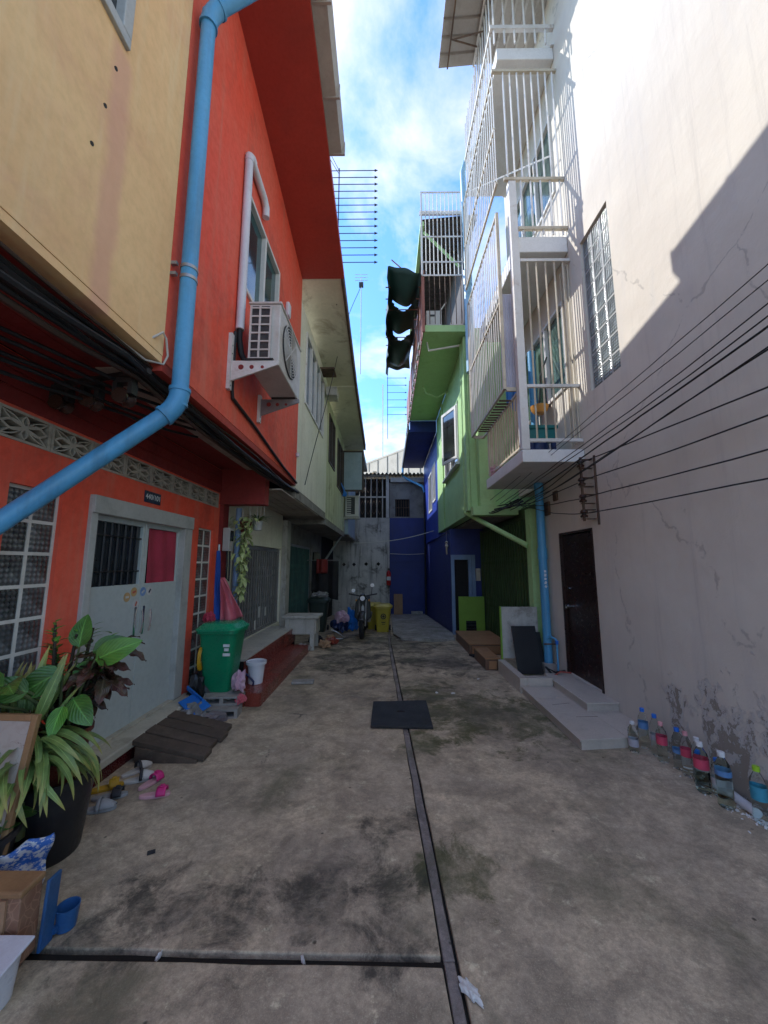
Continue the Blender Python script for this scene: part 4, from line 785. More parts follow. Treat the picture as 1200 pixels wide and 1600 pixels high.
# ================================================================== white building on the right
XR = 2.42
wb = thing('white_building', (2.6, 3.5, 0), 'tall white rendered building with peeling base, brown door and caged balconies', 'building')
MB().wall('x', XR, XR + .2, (-0.9, 6.05), (-0.1, 2.82), [(4.46, 5.32, .175, 2.03)]).build('lower_wall', 'white_wall', wb)
MB().wall('x', XR, XR + .2, (-0.9, 6.85), (2.82, 10.3), [(3.68, 4.25, 3.63, 5.585), (4.75, 6.6, 3.95, 5.2), (4.75, 6.6, 6.9, 8.2)]).build('upper_wall', 'white_wall', wb)
MB().box(XR + .2, XR + 3, -0.9, 6.0, -0.1, 10.2).build('core', 'dark_interior', wb)
glass_blocks(wb, XR, -1, 3.685, 3, 3.64, 9, 0.1867, 0.215, 'glass_block_light', mortar='grey_mortar')
for (z0, z1) in ((3.95, 5.2), (6.9, 8.2)): window_x(wb, XR, 4.75, 6.6, z0, z1, -1, 3, 'white_metal', 'pane_green', .05)
dr = MB(); dr.box(XR - .012, XR + .1, 4.46, 4.49, .175, 2.03); dr.box(XR - .012, XR + .1, 5.29, 5.32, .175, 2.03); dr.box(XR - .012, XR + .1, 4.493, 5.287, 2.0, 2.03)
door2 = dr.build('door', 'brown_door', wb)
MB().box(XR + .03, XR + .07, 4.495, 5.285, .18, 1.995).build('door_leaf', 'brown_door', door2, bevel=.004)
MB().lathe([(.0, 0), (.012, 0), (.012, .03), (.03, .035), (.034, .055), (.02, .075), (0, .078)], (0, 0, 0), 12)
MB().tube([(XR + .03, 5.17, 1.05), (XR - .01, 5.17, 1.05), (XR - .012, 5.17, 1.05), (XR - .04, 5.17, 1.05), (XR - .045, 5.17, 1.05)], [.013, .013, .03, .03, .014], 14).build('knob', 'chrome', door2, smooth=True)
MB().tube([(XR + .03, 5.2, 1.28), (XR + .015, 5.2, 1.28)], .016, 10).build('lock', 'chrome', door2)
# balconies
MB().box(1.66, XR - .003, 4.50, 6.2, 2.84, 3.0).build('balcony_slab', 'white_paint', wb, bevel=.01)
MB().box(1.74, XR - .003, 4.53, 6.6, 5.73, 5.96).build('balcony_slab', 'white_paint', wb, bevel=.01)
MB().box(1.60, XR - .003, 4.53, 6.6, 8.85, 9.05).build('balcony_slab', 'white_paint', wb, bevel=.01)
MB().box(XR - .05, XR - .003, 4.5, 6.8, 9.05, 9.06).build('ledge', 'white_paint', wb)
cg = MB()
cg.box(1.66, 1.76, 4.50, 4.60, 3.003, 6.8)
def rail_f(z, x0, m=cg, r=.02): m.box(x0, XR - .003, 4.50, 4.54, z - r, z + r)
for z in (3.12, 3.83, 5.59): rail_f(z, 1.762)
lc = cg.build('balcony_cage', 'white_metal', wb, bevel=.003, label='white caged lower balcony frame')
bars_between(lc, 'cage_bar', (1.86, 4.52, 3.1), (2.33, 4.52, 3.1), 5, (0, 0, 2.49), .0125, 'cream_metal')
bars_between(lc, 'cage_bar', (XR - .02, 4.55, 3.1), (XR - .02, 4.75, 3.1), 4, (0, 0, 2.49), .009, 'cream_metal')
so = MB()
for z in (3.86, 5.1, 6.42): so.box(1.51, 1.54, 4.64, 6.5, z - .015, z + .015)
for y in (4.625, 6.48): so.box(1.505, 1.545, y, y + .035, 3.845, 6.435); so.box(1.545, 1.735, y, y + .03, 3.82, 3.87)
so.box(1.705, 1.727, 4.625, 4.65, 3.07, 3.84); so.box(1.705, 1.727, 6.17, 6.2, 3.07, 3.84)
for z in (3.83, 3.08): so.box(1.70, 1.73, 4.62, 6.5 if z > 3.5 else 6.2, z - .015, z + .015)
sc2 = so.build('side_cage', 'cream_metal', wb)
bars_between(sc2, 'cage_bar', (1.525, 4.7, 3.85), (1.525, 6.46, 3.85), 19, (0, 0, 2.58), .0085, 'white_metal')
bars_between(sc2, 'cage_bar', (1.715, 4.66, 3.05), (1.715, 6.15, 3.05), 15, (0, 0, .8), .013, 'cream_metal')
bars_between(sc2, 'cage_slat', (1.54, 4.95, 3.83), (1.54, 6.15, 3.83), 13, (.17, 0, 0), .014, 'rusty_steel')
MB().sheet(lambda u, v: (1.55 + .16 * u, 4.68 + .006 * math.sin(u * 30), 3.88 + 1.35 * v), 16, 1).build('end_sheet', 'lavender_sheet', sc2, solid=.004)
uc = MB()
for z, x0 in ((6.06, 1.76), (6.82, 1.6), (8.60, 1.5)): uc.box(x0, XR - .003, 4.49, 4.53, z - .02, z + .02)
for z in (6.82, 7.7, 8.60): uc.box(1.505, 1.535, 4.55, 6.6, z - .015, z + .015)
uc.box(1.51, 1.54, 6.57, 6.6, 6.82, 8.6)
upc = uc.build('upper_cage', 'cream_metal', wb)
bars_between(upc, 'cage_bar', (1.66, 4.51, 6.84), (2.36, 4.51, 6.84), 8, (0, 0, 1.75), .0135, 'white_metal')
bars_between(upc, 'cage_bar', (1.83, 4.51, 5.97), (2.36, 4.51, 5.97), 5, (0, 0, .84), .0135, 'white_metal')
bars_between(upc, 'cage_bar', (1.52, 4.56, 6.83), (1.52, 6.58, 6.83), 21, (0, 0, 1.77), .009, 'white_metal')
tcg = MB(); tcg.box(1.5, XR - .003, 4.47, 4.52, 9.3, 9.36); tcg.box(1.5, 1.55, 4.53, 6.3, 9.3, 9.35)
tc_ = tcg.build('top_cage', 'white_metal', wb)
bars_between(tc_, 'cage_bar', (1.56, 4.49, 9.05), (2.3, 4.49, 9.05), 6, (0, 0, 1.05), .016, 'white_metal')
bars_between(tc_, 'cage_bar', (1.525, 4.56, 8.6), (1.525, 6.25, 8.6), 15, (0, 0, 1.5), .013, 'white_metal')
MB().tube([(1.52, 6.3, 8.62), (2.3, 4.6, 7.3)], .012, 5).build('stay', 'white_metal', wb)
# awning sheet with purlins over the top balcony
zaw = lambda x, y: 10.15 + .10 * (x - .9)
aw = thing('sheet_awning', (1.7, 4.6, 10.1), 'corrugated metal awning roof over the topmost white cage', 'awning')
rib = MB()
def awn(u, v):
    y = 3.2 + 2.25 * v; k = (y / .21) % 1.0
    return (.90 + 1.50 * u, y, zaw(.9 + 1.5 * u, y) + (.03 if k < .16 else 0))
rib.sheet(awn, 2, 130).build('sheet', 'sheet_roof', aw, solid=.006)
MB().tube([(1.05, 3.2, 10.1), (1.05, 5.43, 10.1)], .014, 5).build('purlin', 'rusty_steel', aw); MB().tube([(1.5, 3.2, 10.14), (1.5, 5.43, 10.14)], .02, 5).build('purlin', 'white_metal', aw); MB().tube([(2.35, 3.2, 10.22), (2.35, 5.43, 10.22)], .02, 5).build('purlin', 'white_metal', aw)
MB().tube([(1.08, 5.05, 10.08), (1.52, 4.85, 9.9), (1.52, 4.85, 9.4)], .012, 5).build('strut', 'rusty_steel', aw); MB().tube([(1.05, 5.05, 10.09), (1.5, 5.15, 10.1)], .012, 5).build('strut', 'rusty_steel', aw)
for i in range(5): MB().box(1.62 + i * .16, 1.655 + i * .16, 3.3, 5.3, 9.98, 10.0).build('batten', 'dirty_white', aw)
MB().box(1.58, XR - .01, 3.3, 5.3, 10.003, 10.02).build('lining', 'sheet_roof', aw)
# things on the lower balcony
tb = thing('teal_table', (2.05, 5.0, 3.0), 'teal plastic stool standing inside the lower white balcony cage', 'stool')
MB().box(1.86, 2.26, 4.8, 5.2, 3.38, 3.43).build('seat', 'teal_plastic', tb, bevel=.01); MB().box(1.88, 2.24, 4.82, 5.18, 3.25, 3.378).build('apron', 'teal_plastic', tb)
for x in (1.9, 2.2):
    for y in (4.84, 5.14): MB().box(x - .025, x + .025, y - .025, y + .025, 3.003, 3.25).build('leg', 'navy_plastic', tb)
tag(MB().lathe([(.0, 0), (.13, 0), (.15, .02), (.15, .2), (.135, .22), (0, .22)], (2.05, 5.0, 3.003), 18).build('blue_pail', 'navy_plastic', smooth=True), 'dark blue pail tucked under the teal stool on the balcony', 'pail')
lp = thing('wall_basket', (2.2, 5.35, 3.8), 'orange hanging bowl on the balcony wall below the window', 'bowl')
MB().lathe([(.0, -.12), (.08, -.11), (.12, -.05), (.13, 0), (.12, 0), (.11, -.05), (0, -.1)], (2.26, 5.35, 3.92), 16, caps=False).build('bowl', 'orange_cap', lp, smooth=True)
MB().box(2.20, 2.417, 5.33, 5.37, 3.92, 3.95).build('bracket', 'black_steel', lp); MB().tube([(2.26, 5.35, 3.95), (2.3, 5.35, 4.4), (2.41, 5.35, 4.7)], .012, 6).build('hanger', 'black_steel', lp)
tag(MB().sheet(lambda u, v: (1.86 + .28 * u, 5.6 + .3 * u + .03 * math.sin(u * 12), 4.05 + .85 * v), 16, 6).build('hung_towel', 'blue_plastic', solid=.006), 'blue towel hung inside the lower balcony cage', 'towel')
crumple('rag_bundle', (1.78, 5.95, 3.0), (.1, .14, .1), 'pale_pink', 'faded pink rag bundle at the far end of the lower balcony', 'rag', seed=4)
# pipes at the corner
p2 = thing('corner_pipe', (2.33, 5.72, .2), 'thick vertical blue pipe beside the brown door, under the balcony', 'pipe')
MB().tube([(2.33, 5.72, .2), (2.33, 5.72, 2.838)], .06, 22).build('upright', 'blue_pvc', p2, smooth=True); MB().tube([(2.33, 5.72, 1.68), (2.33, 5.72, 1.84)], .068, 22).build('collar', 'blue_pvc', p2, smooth=True)
MB().tube([(2.33, 5.72, 2.72), (2.33, 5.72, 2.83)], .068, 22).build('collar', 'blue_pvc', p2, smooth=True); MB().tube([(2.33, 5.72, 3.003), (2.33, 5.72, 5.0)], .06, 18).build('upper_run', 'blue_pvc', p2, smooth=True)
for k in range(5): MB().obox((2.33 - .0, 5.72 - .0605, 1.5 - k * .055), (.03, .002, .03 + .01 * (k % 2)), (0, .15 * k, 0)).build('marking', 'print_white', p2)
MB().box(2.24, 2.41, 5.63, 5.81, .0, .2).build('footing', 'cinder', p2)
p3 = thing('tap_pipe', (2.36, 5.45, .2), 'thin blue water pipe with a bend beside the thick vertical pipe', 'pipe')
MB().tube([(2.36, 5.48, .06), (2.36, 5.48, .52), (2.36, 5.50, .56), (2.34, 5.62, .58), (2.31, 5.66, .54)], .014, 9).build('run', 'blue_pvc', p3, smooth=True); MB().tube([(2.25, 5.64, .47), (2.41, 5.64, .47)], .01, 7).build('strap', 'rusty_steel', p3); MB().box(2.345, 2.375, 5.46, 5.5, .50, .55).build('joint', 'cap_blue', p3)
p4 = thing('pale_pipe', (1.58, 6.72, 5.5), 'pale blue drain pipe with collar between white cage and green house', 'pipe')
MB().tube([(1.58, 6.72, 5.2), (1.58, 6.72, 7.1)], .075, 18).build('upright', 'pale_pvc', p4, smooth=True); MB().tube([(1.58, 6.72, 7.0), (1.58, 6.72, 7.3)], .088, 18).build('collar', 'pale_pvc', p4, smooth=True); MB().tube([(1.58, 6.72, 7.3), (1.55, 6.72, 9.55), (1.60, 6.65, 9.72), (1.9, 6.4, 10.0)], .055, 16).build('upper_run', 'pale_pvc', p4, smooth=True)
# door steps, planter kerb
ds = thing('door_steps', (2.05, 4.6, 0), 'two low grey tiled door steps below the brown door', 'steps')
tp = MB(); tp.add([(1.69, 3.55, 0), (2.12, 3.60, 0), (XR - .005, 3.92, 0), (XR - .005, 5.0, 0), (1.69, 5.0, 0), (1.69, 3.55, .07), (2.12, 3.60, .07), (XR - .005, 3.92, .07), (XR - .005, 5.0, .07), (1.69, 5.0, .07)],
                  [(0, 4, 3, 2, 1), (5, 6, 7, 8, 9), (0, 1, 6, 5), (1, 2, 7, 6), (2, 3, 8, 7), (3, 4, 9, 8), (4, 0, 5, 9)]); tp.build('platform_core', 'grey_tile', ds)
def ptile(poly): MB().prism(poly, 'z', .071, .088).build('platform_tile', 'grey_tile', ds, bevel=.002)
ptile([(1.675, 3.54), (2.12, 3.59), (2.10, 4.15), (1.675, 4.15)]); ptile([(2.123, 3.593), (XR - .004, 3.905), (XR - .004, 4.15), (2.103, 4.15)]); ptile([(1.675, 4.153), (2.07, 4.153), (2.07, 4.6), (1.675, 4.6)]); ptile([(1.675, 4.603), (2.07, 4.603), (2.07, 4.995), (1.675, 4.995)]); ptile([(2.073, 4.153), (XR - .004, 4.153), (XR - .004, 4.995), (2.073, 4.995)])
MB().box(2.085, XR - .004, 4.20, 4.995, .0885, .158).build('upper_step', 'grey_tile', ds)
MB().box(2.07, XR - .004, 4.185, 4.59, .1585, .173).build('upper_tile', 'grey_tile', ds, bevel=.002); MB().box(2.07, XR - .004, 4.593, 5.2, .1585, .173).build('upper_tile', 'grey_tile', ds, bevel=.002)
for a in ((1.9, 4.4, .25), (2.0, 4.05, .05)):
    MB().obox((a[0], a[1], .0885), (.22, .004, .0015), (0, 0, a[2])).build('scratch', 'joint_dirt', ds)
kb = thing('planter_kerb', (1.85, 5.4, 0), 'grey tiled kerb trough holding black boards and pipes', 'kerb')
MB().box(1.665, 1.76, 5.003, 5.95, 0, .185).build('kerb_side', 'grey_tile', kb, bevel=.003); MB().box(1.763, 2.08, 5.003, 5.09, 0, .185).build('kerb_end', 'grey_tile', kb, bevel=.003); MB().box(2.083, XR - .004, 5.21, 5.28, 0, .172).build('kerb_return', 'grey_tile', kb, bevel=.003); MB().box(1.763, 2.41, 5.093, 5.95, 0, .05).build('trough_bed', 'sill_concrete', kb)
wbd = thing('white_board', (2.0, 6.02, 0), 'dirty white board with green edge standing behind the black boards', 'board')
MB().box(1.76, 2.31, 6.0, 6.03, .19, .95).build('sheet', 'dirty_white', wbd); MB().box(1.735, 1.759, 5.995, 6.035, 0, .955).build('edge', 'lime_board', wbd)
for i, (x0, x1, h, y, lab) in enumerate(((1.84, 2.20, .66, 5.60, 'larger black board leaning in the grey tiled trough'), (2.03, 2.29, .56, 5.68, 'smaller black board half hidden behind the larger one'))):
    m = MB().obox(((x0 + x1) / 2, y + .11, .05 + h / 2), (x1 - x0, .018, h), (R(-18), 0, R(3))); tag(m.build('black_board', 'black_board', bevel=.003), lab, 'board')
tag(MB().tube([(2.36, 5.40, .085), (2.25, 5.36, .10), (2.12, 5.3, .24), (2.2, 5.2, .2), (2.3, 5.25, .2), (2.38, 5.33, .185)], .014, 8).build('black_hose', 'black_rubber', smooth=True), 'short black hose looped over the kerb beside the brown door', 'hose')
tag(MB().tube([(1.82, 5.3, .07), (1.95, 5.22, .075), (2.1, 5.28, .075), (2.25, 5.16, .22), (2.38, 5.15, .21)], .011, 8).build('red_hose', 'red_hose', smooth=True), 'thin dark red hose lying in the grey tiled trough', 'hose')
# low wooden boxes by the green gate
def wood_box(x0, x1, y0, y1, h, lab):
    b = thing('wooden_box', ((x0 + x1) / 2, (y0 + y1) / 2, 0), lab, 'box')
    MB().box(x0, x1, y0, y1, .0, h).build('carcass', 'dark_oak', b, bevel=.004); MB().box(x0 - .008, x1 + .008, y0 - .008, y1 + .008, h + .001, h + .02).build('top_board', 'oak_wood', b, bevel=.004)
    MB().box(x0 + .05, x1 - .05, y0 - .014, y0 - .001, .02, h - .02).build('front_board', 'oak_wood', b, bevel=.003)
wood_box(1.50, 1.72, 6.05, 6.8, .16, 'low brown wooden box between the tiled kerb and the larger box'); wood_box(1.47, 2.2, 7.05, 8.4, .17, 'larger low brown wooden box before the dark green gate')
tag(MB().obox((1.55, 6.9, .02), (.2, .14, .03), (0, .1, .4)).build('rubber_wedge', 'black_rubber', bevel=.006), 'black rubber wedge on the ground between the two brown boxes', 'wedge')
# insulator rack with wires
rk = thing('insulator_rack', (XR - .05, 4.33, 2.4), 'steel rack with four dark spool insulators on the white wall', 'rack')
MB().box(XR - .02, XR - .001, 4.28, 4.30, 2.05, 2.86).build('back_strap', 'rusty_steel', rk); MB().box(XR - .14, XR - .12, 4.36, 4.385, 2.1, 2.86).build('rod', 'rusty_steel', rk)
ZI = [2.18, 2.36, 2.56, 2.78]
for z in ZI:
    MB().lathe([(.0, -.04), (.038, -.04), (.042, -.02), (.024, -.005), (.024, .005), (.042, .02), (.038, .04), (0, .04)], (XR - .13, 4.372, z), 14).build('spool', 'spool', rk, smooth=True)
    for d in (-.055, .05): MB().box(XR - .15, XR - .002, 4.345, 4.40, z + d - .004, z + d + .004).build('arm', 'rusty_steel', rk)
def wire(a, b, r, sag, lab, grp, seed, name='overhead_wire', mat='black_cable', wob=.008, n=18):
    return tag(MB().tube(catenary(a, b, sag, n, wob, seed), r, 6).build(name, mat, smooth=True), lab, 'wire', grp)
def ext(a, b, y):   # extend the line a-b beyond b to the given y
    a = Vector(a); b = Vector(b); t = (y - a.y) / (b.y - a.y); return a.lerp(b, t)
names = ('lowest', 'second lowest', 'second highest', 'highest')
for i, (z, ze, ye_) in enumerate(zip(ZI, (2.13, 2.31, 2.51, 2.68), (2.25, 2.22, 2.2, 2.17))):
    a = (XR - .17, 4.34, z); wire(a, ext(a, (2.3, ye_, ze), -.5), .006, .02, 'black wire running along the white wall from the %s insulator' % names[i], None, 30 + i, wob=.006)
    wire((XR - .16, 4.40, z), (2.2, 6.7, 2.72 - i * .05), .006, .05, 'short black wire from the %s insulator back under the balcony' % names[i], None, 40 + i)
for i, (ze, ye_, z0, r) in enumerate(((3.47, 2.06, 2.68, .0035), (3.40, 2.07, 2.67, .0035), (3.25, 2.09, 2.62, .0045), (3.14, 2.11, 2.6, .005), (3.08, 2.12, 2.58, .0075), (2.94, 2.13, 2.52, .006), (2.93, 2.13, 2.50, .005))):
    a = (1.75 + .07 * i, 6.35 - .05 * i, z0); wire(a, ext(a, (2.3 - .01 * i, ye_, ze), -.4), r, .07 + .02 * (i % 3), ('topmost', 'second', 'third', 'fourth', 'thickest', 'sixth', 'seventh')[i] + ' of the loose wires rising over the white wall, counted downwards', 'wires rising across the white wall', 50 + i, wob=.012 + .006 * (i % 3), n=26)
for (y, z, s, lab) in ((5.55, 2.33, .2, 'larger dark wall vent box beside the blue pipe'), (5.28, 2.5, .14, 'smaller dark wall vent box above the brown door')):
    v = thing('vent_box', (XR, y + s / 2, z), lab, 'vent'); MB().box(XR - .03, XR - .001, y, y + s * .8, z, z + s).build('case', 'rusty_steel', v, bevel=.004)
    for k in range(4): MB().box(XR - .036, XR - .0305, y + .01, y + s * .8 - .01, z + .02 + k * s * .22, z + .02 + k * s * .22 + .012).build('louvre', 'brown_frame', v)
# ================================================================== green house
gn = thing('green_house', (2.0, 9.4, 0), 'apple green house with open white casement and caged roof balcony', 'house')
GX = 1.6; GY0, GY1 = 7.1, 11.75
MB().wall('x', GX, GX + .2, (GY0 + .003, GY1), (2.58, 6.22), [(8.15, 10.1, 3.85, 5.25)]).build('upper_wall', 'green_plaster', gn)
MB().wall('y', GY0, GY0 + .15, (GX + .003, 2.9), (2.58, 6.36), []).build('end_wall', 'green_plaster', gn)
MB().box(GX - .06, GX - .003, 7.14, 7.36, 2.62, 6.2).build('pilaster', 'green_plaster', gn); MB().box(GX - .03, GX - .002, 10.4, 10.52, 2.6, 6.2).build('pilaster', 'green_plaster', gn)
MB().box(GX - .02, 2.4, 6.86, 7.095, 2.5, 2.66).build('corner_beam', 'green_plaster', gn); MB().box(1.72, 1.98, 6.87, 7.09, 2.665, 4.1).build('corner_pier', 'green_plaster', gn)
MB().box(GX + .203, 2.6, GY0 + .16, GY1, 2.5, 2.56).build('ceiling', 'grey_ceiling', gn)
window_x(gn, GX, 8.15, 10.1, 3.85, 5.25, -1, 2, 'white_paint', 'pane_dark', .07, sill=True)
MB().box(GX + .203, 7, GY0 + .16, GY1, 2.565, 6.2).build('core', 'dark_interior', gn); MB().box(2.62, 7, 6.06, 16.1, -.6, 2.55).build('lower_core', 'dark_interior', gn); MB().box(.74, GX - .004, GY1 + .004, GY1 + .06, 5.93, 6.22).build('slab_end', 'navy_paint', gn)
folding_gate(gn, 2.36, 6.3, 9.5, .06, 2.36, 'dark_green_gate', -1, .07, rail='dark_green_gate'); MB().box(2.45, 2.6, 6.06, 9.6, -.1, 2.6).build('gate_back', 'dark_green_gate', gn)
MB().box(2.3, 2.44, 6.08, 6.27, -.05, 2.5).build('gate_post', 'green_plaster', gn)
MB().box(.74, GX - .003, GY0 - .1, GY1, 6.22, 6.36).build('balcony_slab', 'green_plaster', gn)
fz = MB().box(.72, .737, GY0 - .1, 13.2, 6.2, 7.45).build('fascia', 'brown_fascia', gn)
for y in (7.3, 7.9, 8.6, 9.4, 10.3, 11.4): MB().box(.705, .7195, y, y + .04, 6.22, 7.43).build('fascia_batten', 'brown_fascia', gn)
MB().box(.70, .76, GY0 - .14, GY0 - .103, 6.2, 7.55).build('corner_post', 'brown_fascia', gn)
for y in range(14): MB().box(.66, .70, 7.3 + y * .42, 7.5 + y * .42, 6.12, 6.19).build('bracket', 'dirty_white', gn)
cgf = MB()
for z in (7.42, 7.72, 8.3, 9.35): cgf.box(.72, 1.58, GY0 - .16, GY0 - .145, z - .015, z + .015)
cgf.box(.70, .735, GY0 - .17, GY0 - .14, 7.42, 9.35)
gc = cgf.build('balcony_cage', 'white_metal', gn)
bars_between(gc, 'cage_bar', (.8, GY0 - .15, 7.42), (1.54, GY0 - .15, 7.42), 10, (0, 0, 1.93), .011, 'white_metal')
bars_between(gc, 'cage_bar', (.86, GY0 - .12, 6.37), (1.5, GY0 - .12, 6.37), 7, (0, 0, 1.05), .009, 'rusty_steel')
corrugated(GY0 - .1, 11.6, .72, 1.9, lambda x, y: 8.75 + .1 * (x - .7), .18, .02).build('roof', 'dark_sheet', gn, solid=.01)
MB().box(.68, 1.6, GY0 - .12, GY0 - .085, 8.86, 8.95).build('roof_edge', 'white_paint', gn); MB().box(.70, .78, GY0 - .09, 11.6, 8.62, 8.72).build('roof_beam', 'green_plaster', gn)
MB().wall('y', 10.0, 10.1, (.74, 1.9), (6.36, 8.7), []).build('balcony_back', 'dark_sheet', gn); MB().wall('x', 1.62, 1.7, (GY0 + .2, 10), (6.36, 8.7), []).build('balcony_wall', 'dark_sheet', gn)
MB().tube([(.78, 7.05, 8.5), (1.5, 7.05, 7.7)], .03, 6).build('brace', 'green_plaster', gn)
MB().tube([(1.5, 7.3, 6.1), (.88, 7.4, 6.05), (.80, 7.35, 6.4)], .022, 8).build('waste_pipe', 'white_paint', gn, smooth=True); MB().tube([(1.56, 9.2, 6.0), (1.3, 9.3, 5.9), (1.02, 9.3, 6.0), (.95, 9.3, 6.2)], .022, 8).build('waste_pipe', 'green_plaster', gn, smooth=True)
MB().tube([(GX - .05, 7.42, 2.62), (GX - .05, 7.42, 6.2)], .03, 10).build('downpipe', 'green_plaster', gn, smooth=True)
MB().tube([(GX - .05, 7.42, 2.62), (1.75, 7.1, 2.42), (2.3, 6.2, 1.9)], .045, 14).build('sloping_pipe', 'green_plaster', gn, smooth=True)
sa = thing('casement_sash', (GX, 8.2, 3.85), 'white framed window sash standing open on the green wall', 'window')
a = Vector((GX - .03, 8.2, 0)); b = Vector((1.34, 8.85, 0)); d = (b - a); n_ = Vector((-d.y, d.x, 0)).normalized() * .02
def sash_box(t0, t1, z0, z1, mat, nm, k=1.0):
    q = [a + d * t0 - n_ * k, a + d * t1 - n_ * k, a + d * t1 + n_ * k, a + d * t0 + n_ * k]; MB().prism([(p.x, p.y) for p in q], 'z', z0, z1).build(nm, mat, sa)
Z0, Z1 = 3.95, 5.2
sash_box(0, .1, Z0, Z1, 'white_paint', 'stile'); sash_box(.9, 1, Z0, Z1, 'white_paint', 'stile'); sash_box(.1, .9, Z0, Z0 + .07, 'white_paint', 'rail'); sash_box(.1, .9, Z1 - .07, Z1, 'white_paint', 'rail'); sash_box(.1, .9, Z0 + .07, Z1 - .07, 'pane_dark', 'pane', .25)
bx_ = thing('outdoor_unit', (1.0, 7.5, 6.36), 'small white air conditioner box on the caged green balcony', 'air conditioner')
MB().box(.82, 1.15, 7.3, 7.9, 6.42, 6.9).build('case', 'ac_white', bx_, bevel=.015); MB().box(.9, 1.0, 7.29, 7.299, 6.76, 6.8).build('handle_slot', 'ac_dark', bx_); MB().box(.84, 1.13, 7.32, 7.88, 6.362, 6.42).build('foot', 'ac_dark', bx_); MB().tube([(.9, 7.6, 6.9), (1.1, 7.6, 7.0), (1.3, 7.6, 7.3)], .015, 6).build('hose', 'white_cable', bx_)
# tarpaulin over clothes poles
for i in range(7):
    y = 7.35 + i * .36; tag(MB().tube([(-.03, y, 7.48), (.72, y, 7.48)], .012, 6).build('clothes_pole', 'brown_fascia'), ('first', 'second', 'third', 'fourth', 'fifth', 'sixth', 'seventh')[i] + ' brown clothes pole under the green tarp, counted from the brown corner post', 'pole', 'clothes poles under the tarp')
tg = MB()
def tarp(u, v):
    y = 6.95 + 3.75 * v; bay = abs(math.sin(v * math.pi * 3.1))
    if u < .3: s = u / .3; x = .02 - .02 * (1 - s) + .015 * math.sin(v * 40); z = 7.50 - .34 * (1 - s) - .05 * math.sin(v * 23) * (1 - s)
    else: s = (u - .3) / .7; x = .02 + .66 * s; z = 7.50 - .26 * bay * math.sin(s * math.pi) - .05 * math.sin(s * 9 + v * 11) * s
    return (x + .03 * math.sin(v * 13), y, z + .22 * max(0, 1 - v * 9) * (1 - u))
tg.sheet(tarp, 18, 44)
holes = set()
for j in range(44):
    for i in range(18):
        u, v = (i + .5) / 18, (j + .5) / 44
        if (.19 < v < .26 and abs(u - .62) < .24 * (.26 - v) / .07 + .02 * math.sin(u * 40)) or (.46 < v < .57 and abs(u - .66 + (v - .5)) < .26 * (.57 - v) / .11 + .03 * math.sin(u * 31)): holes.add(j * 18 + i)
tg.f = [q for k, q in enumerate(tg.f) if k not in holes]
tp_ = tag(tg.build('torn_tarp', 'tarp', smooth=True, solid=.004), 'torn dark green tarpaulin sagging over poles beside the green balcony', 'tarp')
tag(MB().tube([(.1, 7.2, 8.0), (.62, 7.2, 7.5)], .012, 6).build('leaning_stick', 'brown_fascia'), 'brown stick poking up beside the torn green tarp', 'stick')
# ================================================================== navy house beyond the green one
nv = thing('navy_house', (1.9, 13.5, -.2), 'dark navy blue house beyond the green one with white framed windows', 'house')
MB().wall('x', GX, GX + .2, (11.753, 16.05), (2.45, 5.85), [(12.2, 12.95, 3.7, 5.0), (13.2, 14.2, 3.5, 4.9)]).build('upper_wall', 'bright_blue_paint', nv)
window_x(nv, GX, 12.2, 12.95, 3.7, 5.0, -1, 2, 'white_paint', 'pane_dark', .06); window_x(nv, GX, 13.2, 14.2, 3.5, 4.9, -1, 2, 'white_paint', 'pane_dark', .06)
MB().box(.72, GX - .003, 11.753, 16.4, 5.85, 5.93).build('eaves', 'navy_paint', nv); MB().box(.66, .717, 11.753, 16.4, 5.82, 6.05).build('gutter', 'dark_sheet', nv)
MB().tube([(.69, 16.3, 5.85), (.69, 16.25, 5.45), (.9, 16.0, 5.25), (1.5, 15.6, 4.85), (1.56, 15.6, 4.6)], .05, 10).build('gutter_pipe', 'blue_pvc', nv, smooth=True); MB().tube([(1.56, 15.6, 4.6), (1.56, 15.6, -.4)], .04, 8).build('downpipe', 'black_steel', nv)
MB().box(GX + .203, 7, 11.76, 16.05, 2.5, 6.0).build('core', 'dark_interior', nv); MB().box(1.62, 2.6, 9.76, 16.05, 2.455, 2.495).build('ceiling', 'navy_paint', nv)
MB().wall('x', 1.64, 1.84, (9.85, 16.13), (-.6, 2.45), []).build('lower_wall', 'navy_paint', nv)
MB().wall('y', 9.6, 9.75, (1.6, 2.44), (-.3, 2.5), [(1.66, 2.14, -.2, 1.72)]).build('front_wall', 'navy_paint', nv)
df = MB(); df.box(1.60, 1.68, 9.55, 9.62, -.2, 1.84); df.box(2.12, 2.20, 9.55, 9.62, -.2, 1.84); df.box(1.683, 2.117, 9.55, 9.62, 1.72, 1.84); dd = df.build('door', 'light_blue_paint', nv); MB().box(1.683, 2.117, 9.66, 9.69, -.2, 1.72).build('door_leaf', 'dark_interior', dd); MB().box(2.03, 2.115, 9.57, 9.63, .7, 1.72).build('inner_jamb', 'light_blue_paint', dd)
MB().box(2.21, 2.31, 9.5, 9.598, 1.2, 1.5).build('meter', 'dirty_white', nv)
lb = thing('lime_board', (1.85, 9.1, -.07), 'lime green board with a dark vent standing before the blue door', 'board')
MB().wall('y', 9.1, 9.13, (1.68, 2.28), (-.07, .85), [(1.84, 2.08, .02, .3)]).build('panel', 'lime_board', lb); MB().box(1.84, 2.08, 9.115, 9.125, .02, .3).build('vent_mesh', 'pane_dark', lb)
for k in range(4): MB().box(1.845, 2.075, 9.1, 9.113, .05 + k * .07, .062 + k * .07).build('vent_bar', 'black_steel', lb)
